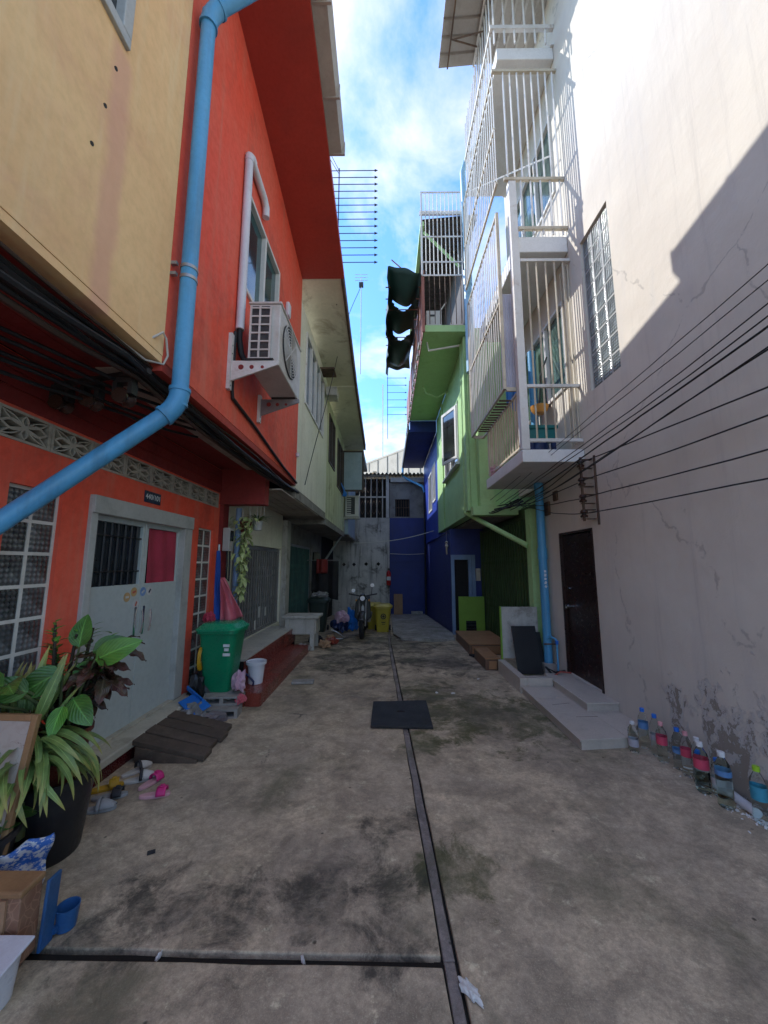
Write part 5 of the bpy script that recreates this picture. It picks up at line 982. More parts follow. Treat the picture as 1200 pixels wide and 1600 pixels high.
dc = thing('hanging_ornament', (1.42, 11.0, 2.0), 'small pale ornament hanging under the navy overhang', 'ornament')
MB().tube([(1.55, 9.9, 2.5), (1.55, 9.9, 2.2)], .004, 4).build('string', 'white_cable', dc); MB().lathe([(0, -.3), (.02, -.28), (.03, -.1), (.05, -.08), (.02, 0), (.045, .03), (0, .06)], (1.55, 9.9, 2.15), 10, caps=False).build('bell', 'cream_metal', dc, smooth=True)
# cable bundle under the green house corner
for i in range(6):
    wire((2.35, 6.4 + .05 * i, 2.66 + .02 * i), (1.62, 7.05 + .1 * i, 2.56 + .015 * i), .012, .06, 'black cable bundled under the green house corner', 'cables under the green corner', 80 + i, 'bundled_cable', wob=.02)
# wires strung across the end of the alley
for i, (a, b, s) in enumerate((((-1.2, 13.3, 2.35), (1.6, 13.0, 2.75), .12), ((.12, 15.9, 2.05), (1.6, 15.9, 2.05), .03))):
    tag(MB().tube(catenary(a, b, s, 14), .012, 5).build('strung_line', 'white_cable', smooth=True), ('thin pale line strung across the alley before the navy wall', 'short pale line fixed along the navy end wall')[i], 'line')
# ================================================================== air conditioner on the red wall
ac = thing('air_conditioner', (-1.2, 3.85, 3.3), 'cream outdoor air conditioner unit on perforated brackets on the red wall', 'air conditioner')
ax0, ax1, ay0, ay1, az0, az1 = -1.36, -1.05, 3.42, 4.28, 3.52, 4.16
body = MB().wall('y', ay0, ay1, (ax0, ax1), (az0, az1), []).build('case', 'ac_white', ac, bevel=.012)
MB().box(ax0 - .01, ax1 + .01, ay0 - .01, ay1 + .01, az1 + .001, az1 + .025).build('lid', 'ac_white', ac, bevel=.008)
MB().box(ax0 + .03, ax1 - .10, ay0 - .014, ay0 - .001, az0 + .06, az1 - .03).build('side_coil', 'ac_dark', ac)
gm_ = MB()
for k in range(7): gm_.box(ax0 + .02, ax1 - .09, ay0 - .024, ay0 - .0145, az0 + .05 + k * .088, az0 + .065 + k * .088)
for x in (ax0 + .015, ax0 + .105, ax1 - .10): gm_.box(x, x + .018, ay0 - .026, ay0 - .0145, az0 + .05, az1 - .03)
gm_.build('side_grid', 'ac_white', ac)
MB().tube([(ax1 + .001, 3.78, 3.85), (ax1 + .012, 3.78, 3.85)], .27, 40).build('fan_recess', 'ac_dark', ac)
fg = MB()
for k in range(9): 
    rr = .03 + k * .029; fg.tube([(ax1 + .02, 3.78 + rr * math.cos(q * math.pi / 16), 3.85 + rr * math.sin(q * math.pi / 16)) for q in range(33)], .004, 5, caps=False)
for q in range(8): fg.tube([(ax1 + .02, 3.78, 3.85), (ax1 + .02, 3.78 + .275 * math.cos(q * math.pi / 4), 3.85 + .275 * math.sin(q * math.pi / 4))], .004, 4)
fg.build('fan_guard', 'ac_white', ac)
fl = MB()
for k in range(3):
    a0 = k * 2.1; fl.add([(ax1 + .013, 3.78 + rr_ * math.cos(a0 + da), 3.85 + rr_ * math.sin(a0 + da)) for rr_, da in ((.03, 0), (.24, .25), (.25, .9), (.05, 1.1))], [(0, 1, 2, 3)])
fl.build('fan_blades', 'grey_steel', ac, solid=.002)
for y in (3.30, 4.14):
    MB().box(XU + .001, XU + .035, y, y + .05, 3.22, 3.78 if y < 4 else 3.55).build('bracket_upright', 'white_metal', ac)
    m = MB(); zz = [(XU + .036, 3.30), (-1.02, 3.46), (-1.02, 3.50), (XU + .036, 3.50)]; m.prism(zz, 'y', y + .01, y + .03); m.build('bracket_arm', 'white_metal' if y < 4 else 'grey_steel', ac, bevel=.002)
    for k in range(3): MB().tube([(XU + .13 + k * .10, y + .0085, 3.435), (XU + .13 + k * .10, y + .0315, 3.435)], .026 - .005 * k, 12).build('bracket_hole', 'dark_red_paint', ac)
    for k in range(6): MB().tube([(XU + .0355, y + .025, 3.26 + k * .08 if y < 4 else 3.24 + k * .05), (XU + .037, y + .025, 3.26 + k * .08 if y < 4 else 3.24 + k * .05)], .007, 8).build('slot_hole', 'black_steel', ac)
    MB().box(ax0 + .02, ax1 - .02, y + .0, y + .05, 3.503, 3.519).build('foot_rail', 'black_steel', ac)
cd = thing('pipe_cover', (XU, 3.42, 3.9), 'white plastic pipe cover bent round the red house window', 'conduit')
def flat_run(pts, nm):
    MB().tube(pts, .042, 10).build(nm, 'white_plastic', cd, smooth=True)
flat_run([(XU + .045, 3.44, 3.90), (XU + .045, 3.44, 5.86)], 'vertical_run'); flat_run([(XU + .045, 3.50, 5.92), (XU + .045, 3.90, 5.90), (XU + .05, 3.98, 5.84), (XU + .05, 3.99, 5.72)], 'top_run'); MB().tube([(XU + .045, 3.44, 5.82), (XU + .045, 3.445, 5.89), (XU + .045, 3.49, 5.925), (XU + .045, 3.54, 5.92)], .047, 10).build('corner', 'white_plastic', cd, smooth=True)
MB().tube([(XU + .045, 3.44, 3.92), (XU + .045, 3.44, 3.80), (XU + .06, 3.47, 3.66), (XU + .10, 3.52, 3.56), (XU + .16, 3.56, 3.53)], .028, 10).build('lagged_pipe', 'black_rubber', cd, smooth=True)
MB().tube([(XU + .02, 3.40, 3.85), (XU + .02, 3.40, 3.26), (XU + .02, 3.42, 3.18), (XU + .02, 4.0, 3.13), (XU + .02, 5.2, 2.98), (XU + .02, 6.03, 2.92)], .017, 8).build('drain_hose', 'black_cable', cd, smooth=True)
tag(MB().obox((XU + .03, 5.15, 5.35), (.06, .12, .22)).build('wall_lump', 'white_plastic', bevel=.02), 'small white plastic cover on the red wall beside the window', 'cover')
tag(MB().lathe([(0, 0), (.03, 0), (.035, .06), (0, .07)], (XU + .03, 6.0, 3.35), 10).build('pipe_stub', 'white_plastic', smooth=True), 'small white pipe stub at the corner of red and white houses', 'pipe')
# small unit at the end house
a2 = thing('air_conditioner', (-1.2, 13.35, 3.3), 'small white air conditioner hung on the light blue end house', 'air conditioner')
MB().box(-1.46, -.98, 12.95, 13.2, 3.25, 3.98).build('case', 'ac_white', a2, bevel=.02); MB().box(-1.40, -1.12, 12.94, 12.949, 3.32, 3.92).build('coil', 'ac_dark', a2)
for k in range(9): MB().box(-1.41, -1.25, 12.93, 12.9395, 3.34 + k * .065, 3.365 + k * .065).build('louvre', 'ac_white', a2)
MB().box(-1.6, -.95, 12.97, 13.2, 3.17, 3.245).build('bracket', 'dirty_white', a2); MB().tube([(-1.5, 13.0, 3.15), (-1.5, 13.0, 2.7), (-1.75, 12.9, 2.3), (-2.1, 12.7, 1.7)], .04, 8).build('drain_hose', 'grey_steel', a2, smooth=True)
# ================================================================== TV antennas
def antenna(x0, x1, xm, y, z0, z1, n, lab):
    t = thing('tv_antenna', (xm, y, z0), lab, 'antenna'); MB().tube([(xm, y, z0 - .9), (xm, y, z1 + .05)], .012, 6).build('boom', 'black_steel', t)
    el = shared(MB().tube([(0, 0, 0), (x1 - x0, 0, 0)], .008, 5).tube([(x1 - x0 - .045, 0, 0), (x1 - x0 + .02, 0, 0)], [.026, .004], 6), 'element', 'black_steel')
    for i in range(n): piece(t, 'element', el, (x0, y, z0 + (z1 - z0) * i / (n - 1)))
    return t
t = antenna(-1.15, -.2, -.96, 6.6, 7.42, 9.48, 14, 'tall comb shaped television antenna above the white house roof')
MB().tube([(-.96, 6.6, 9.48), (-1.25, 6.2, 9.75)], .006, 4).build('guy', 'black_steel', t); MB().tube([(-.96, 6.6, 9.40), (-1.3, 6.3, 9.75)], .006, 4).build('guy', 'black_steel', t)
antenna(.0, .7, .02, 13.0, 6.95, 8.35, 6, 'smaller comb antenna at the navy house eaves')
an = thing('whip_antenna', (-.7, 9.5, 6.7), 'small white antenna with a thin mast on the left roof edge', 'antenna')
MB().tube([(-.72, 9.6, 6.7), (-.72, 9.6, 9.6)], .012, 5).build('mast', 'white_metal', an); MB().box(-.78, -.66, 9.56, 9.64, 9.3, 9.42).build('box', 'black_steel', an)
for i in range(3): MB().tube([(-.90 + .0, 9.6, 9.5 + i * .09), (-.54, 9.6, 9.5 + i * .09)], .008, 4).build('element', 'white_metal', an)
tag(MB().tube(catenary((-.76, 9.6, 9.3), (-1.45, 6.6, 3.0), -.35, 18, .02, 3), .008, 5).build('antenna_lead', 'black_cable', smooth=True), 'thin dark antenna lead dropping down the white house', 'wire')
# ================================================================== cables on the left
for i in range(9):
    xx = -1.54 - .028 * (i % 5); zz = 2.90 - .028 * (i // 3) - .012 * (i % 3)
    pts = catenary((xx, -1.0, zz + .02), (xx - .03, 2.3, zz), .03 + .012 * i, 16, .014, 100 + i)[:-1] + catenary((xx - .03, 2.3, zz), (xx + .05, 6.2, zz - .10 + .01 * i), .02 + .006 * i, 20, .014, 130 + i)
    tag(MB().tube(pts, .010 + .004 * (i % 3), 6).build('overhead_cable', 'black_cable' if i % 4 else 'brown_cable', smooth=True), 'black cable bundled under the yellow and red overhang', 'cable', 'cables under the left overhang')
for i in range(5):
    a = (-2.28 + .03 * i, .7 + .1 * i, 2.80 - .05 * i); b = (-1.60 - .06 * i, 2.9 + .15 * i, 2.86 - .01 * i)
    tag(MB().tube(catenary(a, b, .05, 14, .012, 160 + i), .012, 6).build('slanting_cable', 'black_cable', smooth=True), 'black cable slanting across the ceiling under the yellow house', 'cable', 'slanting cables under the yellow house')
ir = thing('insulator_bar', (-2.0, 2.38, 2.8), 'black cross bar with hanging cable clamps under the yellow house', 'rack')
MB().tube([(-2.29, 2.45, 2.83), (-1.55, 2.30, 2.85)], .022, 8).build('cross_bar', 'black_steel', ir, smooth=True)
for i, (x, y) in enumerate(((-2.22, 2.43), (-1.98, 2.385), (-1.72, 2.33))):
    MB().box(x - .06, x + .06, y - .03, y + .03, 2.775, 2.81).build('clamp_top', 'black_steel', ir); MB().box(x - .065, x - .035, y - .03, y + .03, 2.70, 2.775).build('clamp_side', 'black_steel', ir); MB().box(x + .035, x + .065, y - .03, y + .03, 2.70, 2.775).build('clamp_side', 'black_steel', ir)
    MB().tube([(x, y - .05, 2.68), (x, y - .025, 2.68), (x, y, 2.68), (x, y + .025, 2.68), (x, y + .05, 2.68)], [.05, .05, .028, .05, .05], 14).build('clamp_spool', 'spool', ir, smooth=True)
tag(MB().tube([(-1.56, 2.2, 2.98), (-1.485, 2.24, 3.06), (-1.47, 2.28, 3.11), (-1.47, 2.32, 3.09), (-1.475, 2.36, 2.99), (-1.50, 2.36, 2.93), (-1.55, 2.25, 2.90), (-1.60, 2.0, 2.93)], .007, 7).build('cable_loop', 'white_cable', smooth=True), 'pale cable loop sticking out at the yellow wall corner', 'cable')
for i in range(4):
    x = -1.75 - .1 * i; tag(MB().tube(catenary((x, 5.33 + .02 * i, 2.78), (x - .02, 5.35, 2.3 - .12 * i), .0, 4, .01, 200 + i), .004, 4).build('hanging_string', 'white_cable'), 'thin string hanging from the ceiling above the trailing plant', 'string', 'strings above the trailing plant')
# ================================================================== green wheelie bin on blocks
cb = shared(MB().wall('y', -.095, .095, (-.195, .195), (0, .09), [(-.16, -.02, .02, .07), (.02, .16, .02, .07)]), 'cinder_block', 'cinder')
stack = ((-1.78, 4.28, 0.0, .1, 'lowest cinder block of the stack carrying the green bin'), (-1.92, 4.52, 0.0, .1, 'rear cinder block under the green bin stack'), (-1.80, 4.40, 0.092, .05, 'upper cinder block directly below the green bin'), (-1.95, 4.5, .092, .1, 'inner upper block hidden behind the top cinder block'))
for (x, y, z, rz, lab) in stack:
    o = bpy.data.objects.new('cinder_block', cb); COL.objects.link(o); o.location = (x, y, z); o.rotation_euler = (0, 0, rz); tag(o, lab, 'block')
def wheelie(nm, cx, cy, z0, w, d, h, mat, lidmat, lab, rz=0.0, mark=None):
    t = thing(nm, (cx, cy, z0), lab, 'bin')
    MB().lathe([(.0, 0), (.66, 0), (.68, .02), (.95, h * .88), (1.08, h * .89), (1.08, h * .93), (1.0, h * .93)], (cx, cy, z0), 28, (w / 2, d / 2, .38)).build('body', mat, t, smooth=True)
    MB().lathe([(1.13, h * .935), (1.13, h * .965), (1.02, h * .985), (.86, h * 1.03), (.80, h * 1.04), (0, h * 1.045)], (cx, cy, z0), 28, (w / 2, d / 2, .38)).build('lid', lidmat, t, smooth=True)
    MB().tube([(cx - w * .42, cy + d * .57, z0 + h * .93), (cx + w * .42, cy + d * .57, z0 + h * .93)], .016, 8).build('grip', mat, t, smooth=True)
    for s in (-1, 1): MB().box(cx + s * w * .2 - .02, cx + s * w * .2 + .02, cy + d * .5, cy + d * .59, z0 + h * .9, z0 + h * .95).build('grip_arm', mat, t)
    for s in (-1, 1): MB().tube([(cx + s * w * .36, cy + d * .42, z0 + .07), (cx + s * w * .46, cy + d * .42, z0 + .07)], .07, 14).build('wheel', 'black_rubber', t, smooth=True)
    return t
gb = wheelie('wheelie_bin', -1.93, 4.58, .185, .45, .43, .72, 'bin_green', 'bin_lid_green', 'green plastic wheelie bin standing on cinder blocks by the red wall')
for k, (w_, z_) in enumerate(((.07, .70), (.05, .655), (.08, .60))): MB().box(-1.80 - w_ / 2, -1.80 + w_ / 2, 4.37 + (.70 - z_) * .12, 4.379 + (.70 - z_) * .12, z_ - .015, z_ + .015).build('print', 'print_white', gb)
tag(MB().lathe([(0, 0), (.085, 0), (.105, .22), (.125, .225), (.125, .26), (.118, .262), (.10, .25), (.08, .02), (0, .015)], (-1.64, 4.93, .145), 24, caps=False).build('white_bucket', 'white_plastic', smooth=True), 'white plastic bucket standing on the red step beside the green bin', 'bucket')
tag(MB().tube([(-1.74, 4.80, .30), (-1.66, 4.76, .26), (-1.61, 4.77, .20), (-1.62, 4.78, .16)], .012, 8).build('bucket_hose', 'navy_plastic', smooth=True), 'dark hose end curling in front of the white bucket', 'hose')
crumple('plastic_bag', (-1.66, 4.44, .19), (.07, .07, .12), 'lilac_bag', 'pinkish plastic bag stuffed between green bin and bucket', 'bag', seed=8)
crumple('plastic_bag', (-1.60, 4.35, .10), (.05, .06, .05), 'pink_plastic', 'small bright pink bag end on the cinder blocks', 'bag', seed=9)
crumple('clear_bag', (-1.98, 4.08, 0), (.13, .10, .10), 'clear_bag', 'grey clear plastic bag on the ground beside the wooden ramp', 'bag', seed=12)
crumple('grey_rag', (-1.78, 4.10, 0), (.14, .08, .05), 'grey_rag', 'crumpled greyish rag at the foot of the cinder blocks', 'rag', seed=14)
crumple('black_bag', (-2.10, 4.45, .0), (.11, .12, .22), 'black_plastic', 'black plastic bag wedged between the green bin and red wall', 'bag', seed=21)
dpn = thing('dustpan', (-2.0, 4.15, .13), 'bright blue plastic dustpan lying tilted beside the green bin', 'dustpan')
MB().obox((-1.99, 4.12, .17), (.26, .20, .012), (R(14), R(22), R(-25))).build('pan', 'blue_plastic', dpn, bevel=.004); MB().obox((-2.05, 4.22, .24), (.25, .012, .05), (R(14), R(22), R(-25))).build('lip', 'blue_plastic', dpn)
yc = MB()
for k in range(9): yc.tube([(-2.10 + .010 * math.sin(k), 4.40 + .05 * math.cos(q * math.pi / 8) + .004 * k, .55 + .12 * math.sin(q * math.pi / 8)) for q in range(17)], .008, 5, caps=False)
tag(yc.build('cord_coil', 'yellow_cord', smooth=True), 'coiled yellow cord hanging behind the green bin', 'cord')
um = thing('beach_umbrella', (-2.0, 4.75, .3), 'folded blue and pink sunshade propped behind the green bin', 'umbrella')
def cone_fold(u, v, c0, w0, x0):
    return None
MB().sheet(lambda u, v: (-2.13 + .10 * u * (1 - .8 * v) + .015 * math.sin(u * 12), 4.74 + .03 * math.sin(u * 9 + v * 3), .75 + 1.02 * v - .1 * u * (1 - v)), 14, 14).build('blue_panel', 'blue_cloth', um, smooth=True, solid=.006)
MB().sheet(lambda u, v: (-2.04 + .29 * u * (1 - .95 * v) ** .8 + .012 * math.sin(u * 14 + v * 5), 4.70 + .03 * math.sin(u * 11), .86 + .58 * v * (1 - .0 * u) + .12 * u * (1 - v)), 16, 14).build('pink_panel', 'pink_plastic', um, smooth=True, solid=.006)
MB().tube([(-2.09, 4.76, .40), (-2.12, 4.76, 1.85)], .014, 8).build('shaft', 'grey_steel', um)
crumple('red_bundle', (-2.13, 4.62, .9), (.07, .05, .07), 'red_cloth', 'small dark red bundle stuck between the green bin and glass blocks', 'bundle', seed=31)
# ================================================================== wooden ramp
wr = thing('wooden_ramp', (-1.75, 3.65, 0), 'weathered dark plank ramp in front of the grey door threshold', 'ramp')
for i in range(4):
    y0 = 3.32 + i * .165; x_end = -1.50 - .03 * (i % 2)
    m = MB(); m.prism([(-2.10, .125 + .006 * (i % 2)), (-2.10, .165 + .006 * (i % 2)), (x_end, .045), (x_end, .005)], 'y', y0, y0 + .148); m.build('plank', 'old_wood', wr, bevel=.005)
MB().prism([(-2.06, .0), (-2.06, .12), (-1.55, .025), (-1.55, .0)], 'y', 3.30, 3.316).build('side_board', 'old_wood', wr, bevel=.003); MB().box(-2.08, -2.03, 3.33, 3.38, 0, .118).build('prop', 'old_wood', wr)
# ================================================================== shoes
def sole(L, Wd, h, heel=.8):
    pts = []
    for k in range(20):
        a = 2 * math.pi * k / 20; x = math.cos(a) * L / 2; t = (x / L + .5); w = Wd / 2 * (heel + (1 - heel) * t) * (1 - .18 * math.sin(math.pi * t)); pts.append((x, math.sin(a) * w * (1 if abs(math.sin(a)) > .5 else 1)))
    return MB().prism(pts, 'z', 0, h)
def shoe(lab, x, y, rz, mat, strapmat, closed=False, L=.22, W_=.085, grp=None):
    t = thing('sandal', (x, y, 0), lab, 'shoe', grp); OFF[t.name] = Vector((0, 0, 0)); t.rotation_euler = (0, 0, rz)
    o = sole(L, W_, .022).build('sole', mat, t, bevel=.005)
    if closed:
        m = MB(); m.sheet(lambda u, v: ((.02 + .085 * v) , (W_ / 2 - .004) * math.cos(u * math.pi) * (1 - .55 * v ** 2), .02 + .052 * math.sin(u * math.pi) * (1 - .72 * v ** 1.5)), 12, 8); m.build('upper', mat, t, smooth=True, solid=.006)
        m = MB(); m.sheet(lambda u, v: (.0 + .02 * v, (W_ / 2 + .003) * math.cos(u * math.pi), .02 + .06 * math.sin(u * math.pi)), 12, 2); m.build('strap', strapmat, t, smooth=True, solid=.005)
    else:
        m = MB(); m.sheet(lambda u, v: (.015 + .06 * v, (W_ / 2 + .002) * math.cos(u * math.pi), .018 + .042 * math.sin(u * math.pi)), 12, 4); m.build('strap', strapmat, t, smooth=True, solid=.006)
        MB().obox((.045, 0, .066), (.03, .03, .012)).build('bow', strapmat, t, bevel=.004)
    return t
shoe('pink sandal lying farther out on the concrete', -1.62, 2.86, .25, 'pale_pink', 'hot_pink', L=.20, W_=.08)
shoe('pink sandal nearest the white clog', -1.74, 3.01, 1.2, 'pale_pink', 'hot_pink', L=.19, W_=.078)
shoe('cream clog with black strap beside the pink sandals', -1.85, 3.05, .45, 'shoe_white', 'shoe_dark', True)
shoe('cream clog with black strap close to the tiled plinth', -1.95, 3.17, 1.0, 'shoe_white', 'shoe_dark', True)
shoe('yellow strapped slipper against the maroon tiles', -2.02, 2.94, .6, 'shoe_yellow', 'shoe_yellow')
shoe('grey slipper between yellow slipper and cream clogs', -1.92, 2.84, .35, 'shoe_grey', 'shoe_dark')
shoe('pale grey closed slipper beside the black pot', -1.90, 2.70, .3, 'shoe_grey', 'shoe_grey', True)
# ================================================================== bottles along the white wall
def bottle(x, y, cap, lab_m, lab, h=.24, r=.033, body='bottle_water', lz=(.5, .72), tilt=0):
    t = thing('water_bottle', (x, y, 0), lab, 'bottle', None)
    h *= 1.22; r *= 1.14
    pr = [(.0, .004), (r * .8, .0), (r, .012)]
    for k in range(7): pr += [(r * (.965 if k % 2 else 1.0), .02 + h * .62 * k / 6)]
    pr += [(r, h * .68), (r * .85, h * .78), (r * .5, h * .87), (r * .38, h * .90), (r * .38, h * .93), (0, h * .935)]
    MB().lathe(pr, (x, y, 0.001), 18, caps=False).build('body', body, t, smooth=True)
    MB().lathe([(0, h * .915), (r * .46, h * .915), (r * .46, h), (r * .40, h * 1.005), (0, h * 1.006)], (x, y, 0.001), 14, caps=False).build('cap', cap, t)
    if lab_m:
        z0, z1 = h * lz[0], h * lz[1]; MB().lathe([(r * 1.02, z0), (r * 1.02, (z0 + z1) / 2), (r * 1.02, z1)], (x, y, 0.001), 18, caps=False).build('label_band', lab_m, t, smooth=True)
    return t
B = [(2.13, 3.53, 'cap_white', 'label_grey', 'small clear bottle with white cap by the platform corner', .20, .034, (.2, .45)),
     (2.27, 3.60, 'cap_blue', 'label_blue', 'blue capped bottle first in the row against the white wall', .27, .034, (.5, .66)),
     (2.28, 3.46, 'cap_blue', 'label_grey', 'blue capped bottle with pale label, second along the wall', .27, .034, (.4, .52)),
     (2.26, 3.36, 'cap_pink', 'label_pink', 'pink labelled bottle with pale pink cap behind the short row', .25, .034, (.45, .66)),
     (2.31, 3.25, 'cap_blue', 'label_blue', 'blue capped bottle between the two pink labelled ones', .25, .034, (.4, .5)),
     (2.30, 3.15, 'cap_pink', 'label_pink', 'narrow bottle with pink cap and half hidden red label', .26, .033, (.45, .62)),
     (2.33, 3.08, 'cap_white', 'label_grey', 'clear bottle with white cap, pushed close to the peeling wall', .25, .033, (.3, .36)),
     (2.29, 3.03, 'cap_blue', None, 'short unlabelled bottle with a blue cap', .19, .033, (0, 0)),
     (2.25, 2.95, 'cap_white', 'label_pink', 'large bottle with broad pink label and white cap', .27, .04, (.48, .68)),
     (2.32, 2.90, 'cap_blue', 'label_grey', 'small blue capped bottle behind the large pink labelled one', .2, .034, (.3, .5)),
     (2.26, 2.78, 'cap_white', 'label_blue', 'cloudy bottle with thin red and blue label band', .28, .04, (.58, .68)),
     (2.34, 2.62, 'cap_green', 'label_cyan', 'bottle with lime green cap and turquoise label', .27, .036, (.42, .66))]
for i, (x, y, c, l, lab, h, r_, lz) in enumerate(B): bottle(x, y, c, l, lab, h, r_, 'bottle_green' if i in (8, 10) else 'bottle_water', lz)
tag(MB().tube([(2.37, 2.95, .035), (2.35, 2.66, .035)], .03, 14).build('plaster_tube', 'white_plastic', smooth=True), 'white plastic tube lying along the foot of the peeling wall', 'tube')
rnd = random.Random(5)
ch = MB()
for k in range(140):
    x = 2.40 - abs(rnd.gauss(0, .07)); y = rnd.uniform(2.3, 3.3) if k % 3 else rnd.gauss(2.72, .06); s = rnd.uniform(.004, .013)
    ch.obox((x, y, s * .35), (s * 1.6, s, s * .5), (rnd.uniform(-.5, .5), rnd.uniform(-.5, .5), rnd.uniform(0, 3)))
o = ch.build('paint_flakes', 'white_paint'); o['kind'] = 'stuff'; o['label'] = 'fallen white paint flakes at the foot of the wall'; o['category'] = 'debris'
# ================================================================== concrete bench, clutter further back
bn = thing('concrete_sink', (-1.65, 7.45, 0), 'weathered white concrete wash stand on legs past the red steps', 'sink')
MB().box(-2.0, -1.30, 7.35, 7.85, .58, .63).build('rim', 'dirty_white', bn, bevel=.01); MB().box(-1.95, -1.35, 7.39, 7.81, .28, .578).build('basin', 'dirty_white', bn, bevel=.02)
for x in (-1.90, -1.42):
    for y in (7.36, 7.76): MB().box(x - .04, x + .04, y, y + .06, 0, .577).build('leg', 'dirty_white', bn)
for i, (x, y, s, mt_, lab) in enumerate(((-1.22, 7.6, .09, 'cardboard', 'torn cardboard piece beside the concrete wash stand'), (-1.55, 7.2, .10, 'cinder', 'broken concrete lump below the wash stand'), (-1.12, 7.9, .10, 'red_tile', 'broken red tile heap right of the wash stand'), (-1.45, 7.95, .12, 'dark_cloth', 'dark cloth heap behind the wash stand'), (-1.2, 8.2, .09, 'cardboard', 'small cardboard scrap behind the red tile heap'))):
    crumple('rubble_heap', (x, y, ground_z(y)), (s * 1.3, s, s * .8), mt_, lab, 'rubble', seed=40 + i)
tag(MB().obox((-1.15, 5.4, .02), (.30, .14, .035), (0, 0, .1)).build('concrete_lump', 'cinder', bevel=.012), 'flat broken concrete piece on the ground near the red steps', 'rubble')
wheelie('wheelie_bin', -1.80, 10.2, ground_z(10.2), .52, .5, .85, 'bin_dark', 'bin_dark', 'dark grey-green wheelie bin in the shadow under hanging clothes')
wheelie('wheelie_bin', -.12, 10.2, ground_z(10.2), .46, .44, .68, 'bin_yellow', 'bin_yellow', 'front yellow wheelie bin with a round black symbol')
wheelie('wheelie_bin', -.38, 10.85, ground_z(10.85), .46, .44, .68, 'bin_yellow', 'bin_yellow', 'rear yellow wheelie bin half hidden behind the other')
yb = bpy.data.objects['wheelie_bin.002']
ym_ = MB(); ym_.tube([(-.10 + .06 * math.cos(q * math.pi / 10), 9.952, .28 + .06 * math.sin(q * math.pi / 10)) for q in range(21)], .012, 5, caps=False); ym_.obox((-.10, 9.955, .28), (.05, .008, .05), (0, .78, 0)); ym_.box(-.15, -.05, 9.955, 9.965, .12, .14); ym_.box(-.14, -.06, 9.955, 9.965, .08, .095); ym_.build('symbol', 'print_black', yb)
hc = thing('hanging_clothes', (-1.85, 10.9, .8), 'dark and red clothes hanging on a rail over the dark bin', 'clothes')
MB().sheet(lambda u, v: (-2.15 + .75 * u + .0 * v, 10.9 + .08 * math.sin(u * 13), .85 + .85 * v - .25 * u * (1 - v)), 18, 8).build('dark_coat', 'dark_cloth', hc, smooth=True, solid=.02)
MB().sheet(lambda u, v: (-2.0 + .3 * u, 10.8 + .05 * math.sin(u * 9), 1.35 + .4 * v), 10, 6).build('red_shirt', 'dark_red_paint', hc, smooth=True, solid=.02); MB().tube([(-2.3, 10.9, 1.72), (-1.4, 10.9, 1.72)], .015, 6).build('rail', 'grey_steel', hc)
crumple('rubbish_sack', (-1.78, 10.2, .74), (.22, .18, .08), 'clear_bag', 'grey rubbish sack lying on the lid of the dark bin', 'sack', seed=51)
crumple('rubbish_sack', (-1.22, 10.0, -.12), (.22, .2, .22), 'navy_plastic', 'dark blue rubbish sack beside the parked motorbike', 'sack', seed=52)
crumple('white_sack', (-1.15, 9.85, .13), (.18, .13, .16), 'lilac_bag', 'white and pink shopping sack on top of the blue sack', 'sack', seed=53)
crumple('rubbish_sack', (-.95, 10.3, -.14), (.16, .16, .3), 'blue_plastic', 'bright blue sack standing behind the white and pink one', 'sack', seed=54)
tag(MB().tube([(-1.3, 8.75, -.03), (-1.2, 8.6, -.02), (-1.0, 8.62, -.02), (-.95, 8.75, -.03), (-1.1, 8.7, .1), (-1.25, 8.72, .15)], .012, 6).build('metal_hoop', 'grey_steel', smooth=True), 'bent grey metal hoop on the ground beside the sacks', 'hoop')
fe = thing('fire_extinguisher', (.06, 16.0, .75), 'red fire extinguisher hung at the edge of the navy wall', 'extinguisher'); MB().lathe([(0, 0), (.09, 0), (.095, .04), (.095, .5), (.05, .58), (.02, .6), (0, .6)], (.06, 16.02, .75), 14, caps=False).build('cylinder', 'fire_red', fe, smooth=True); MB().box(.02, .12, 15.98, 16.06, 1.35, 1.44).build('valve', 'black_steel', fe); MB().box(-.02, .14, 15.91, 15.925, .95, 1.1).build('label_band', 'sticker_white', fe)
tag(MB().obox((.45, 15.85, -.03), (.36, .03, .86), (R(-8), 0, 0)).build('cardboard_sheet', 'cardboard', bevel=.004), 'tall brown cardboard sheet leaning on the navy end wall', 'cardboard')
# ================================================================== motorbike, seen from the front
mbk = thing('motorbike', (-.57, 9.2, ground_z(9.2)), 'black parked motorbike facing the alley with round mirrors and white plate', 'motorbike')
bx0, by0, bz0 = -.57, 8.75, ground_z(9)
def wheel(y, nm):
    t_ = MB(); t_.tube([(bx0, y + .24 * math.cos(q * math.pi / 14), bz0 + .29 + .24 * math.sin(q * math.pi / 14)) for q in range(29)], .05, 8, caps=False); w_ = t_.build(nm, 'black_rubber', mbk, smooth=True)
    MB().tube([(bx0 - .04, y, bz0 + .29), (bx0 + .04, y, bz0 + .29)], .06, 12).build('hub', 'grey_steel', w_)
    for q in range(5): MB().tube([(bx0, y, bz0 + .29), (bx0, y + .2 * math.cos(q * 1.257), bz0 + .29 + .2 * math.sin(q * 1.257))], .012, 5).build('spoke', 'grey_steel', w_)
wheel(8.75, 'front_wheel'); wheel(9.95, 'rear_wheel')
MB().sheet(lambda u, v: (bx0 + .075 * math.cos(v * math.pi), 8.75 + .32 * math.cos(.5 + 2.2 * u), bz0 + .29 + .30 * math.sin(.5 + 2.2 * u) + .03 * math.sin(v * math.pi)), 12, 6).build('front_mudguard', 'black_plastic', mbk, smooth=True, solid=.008)
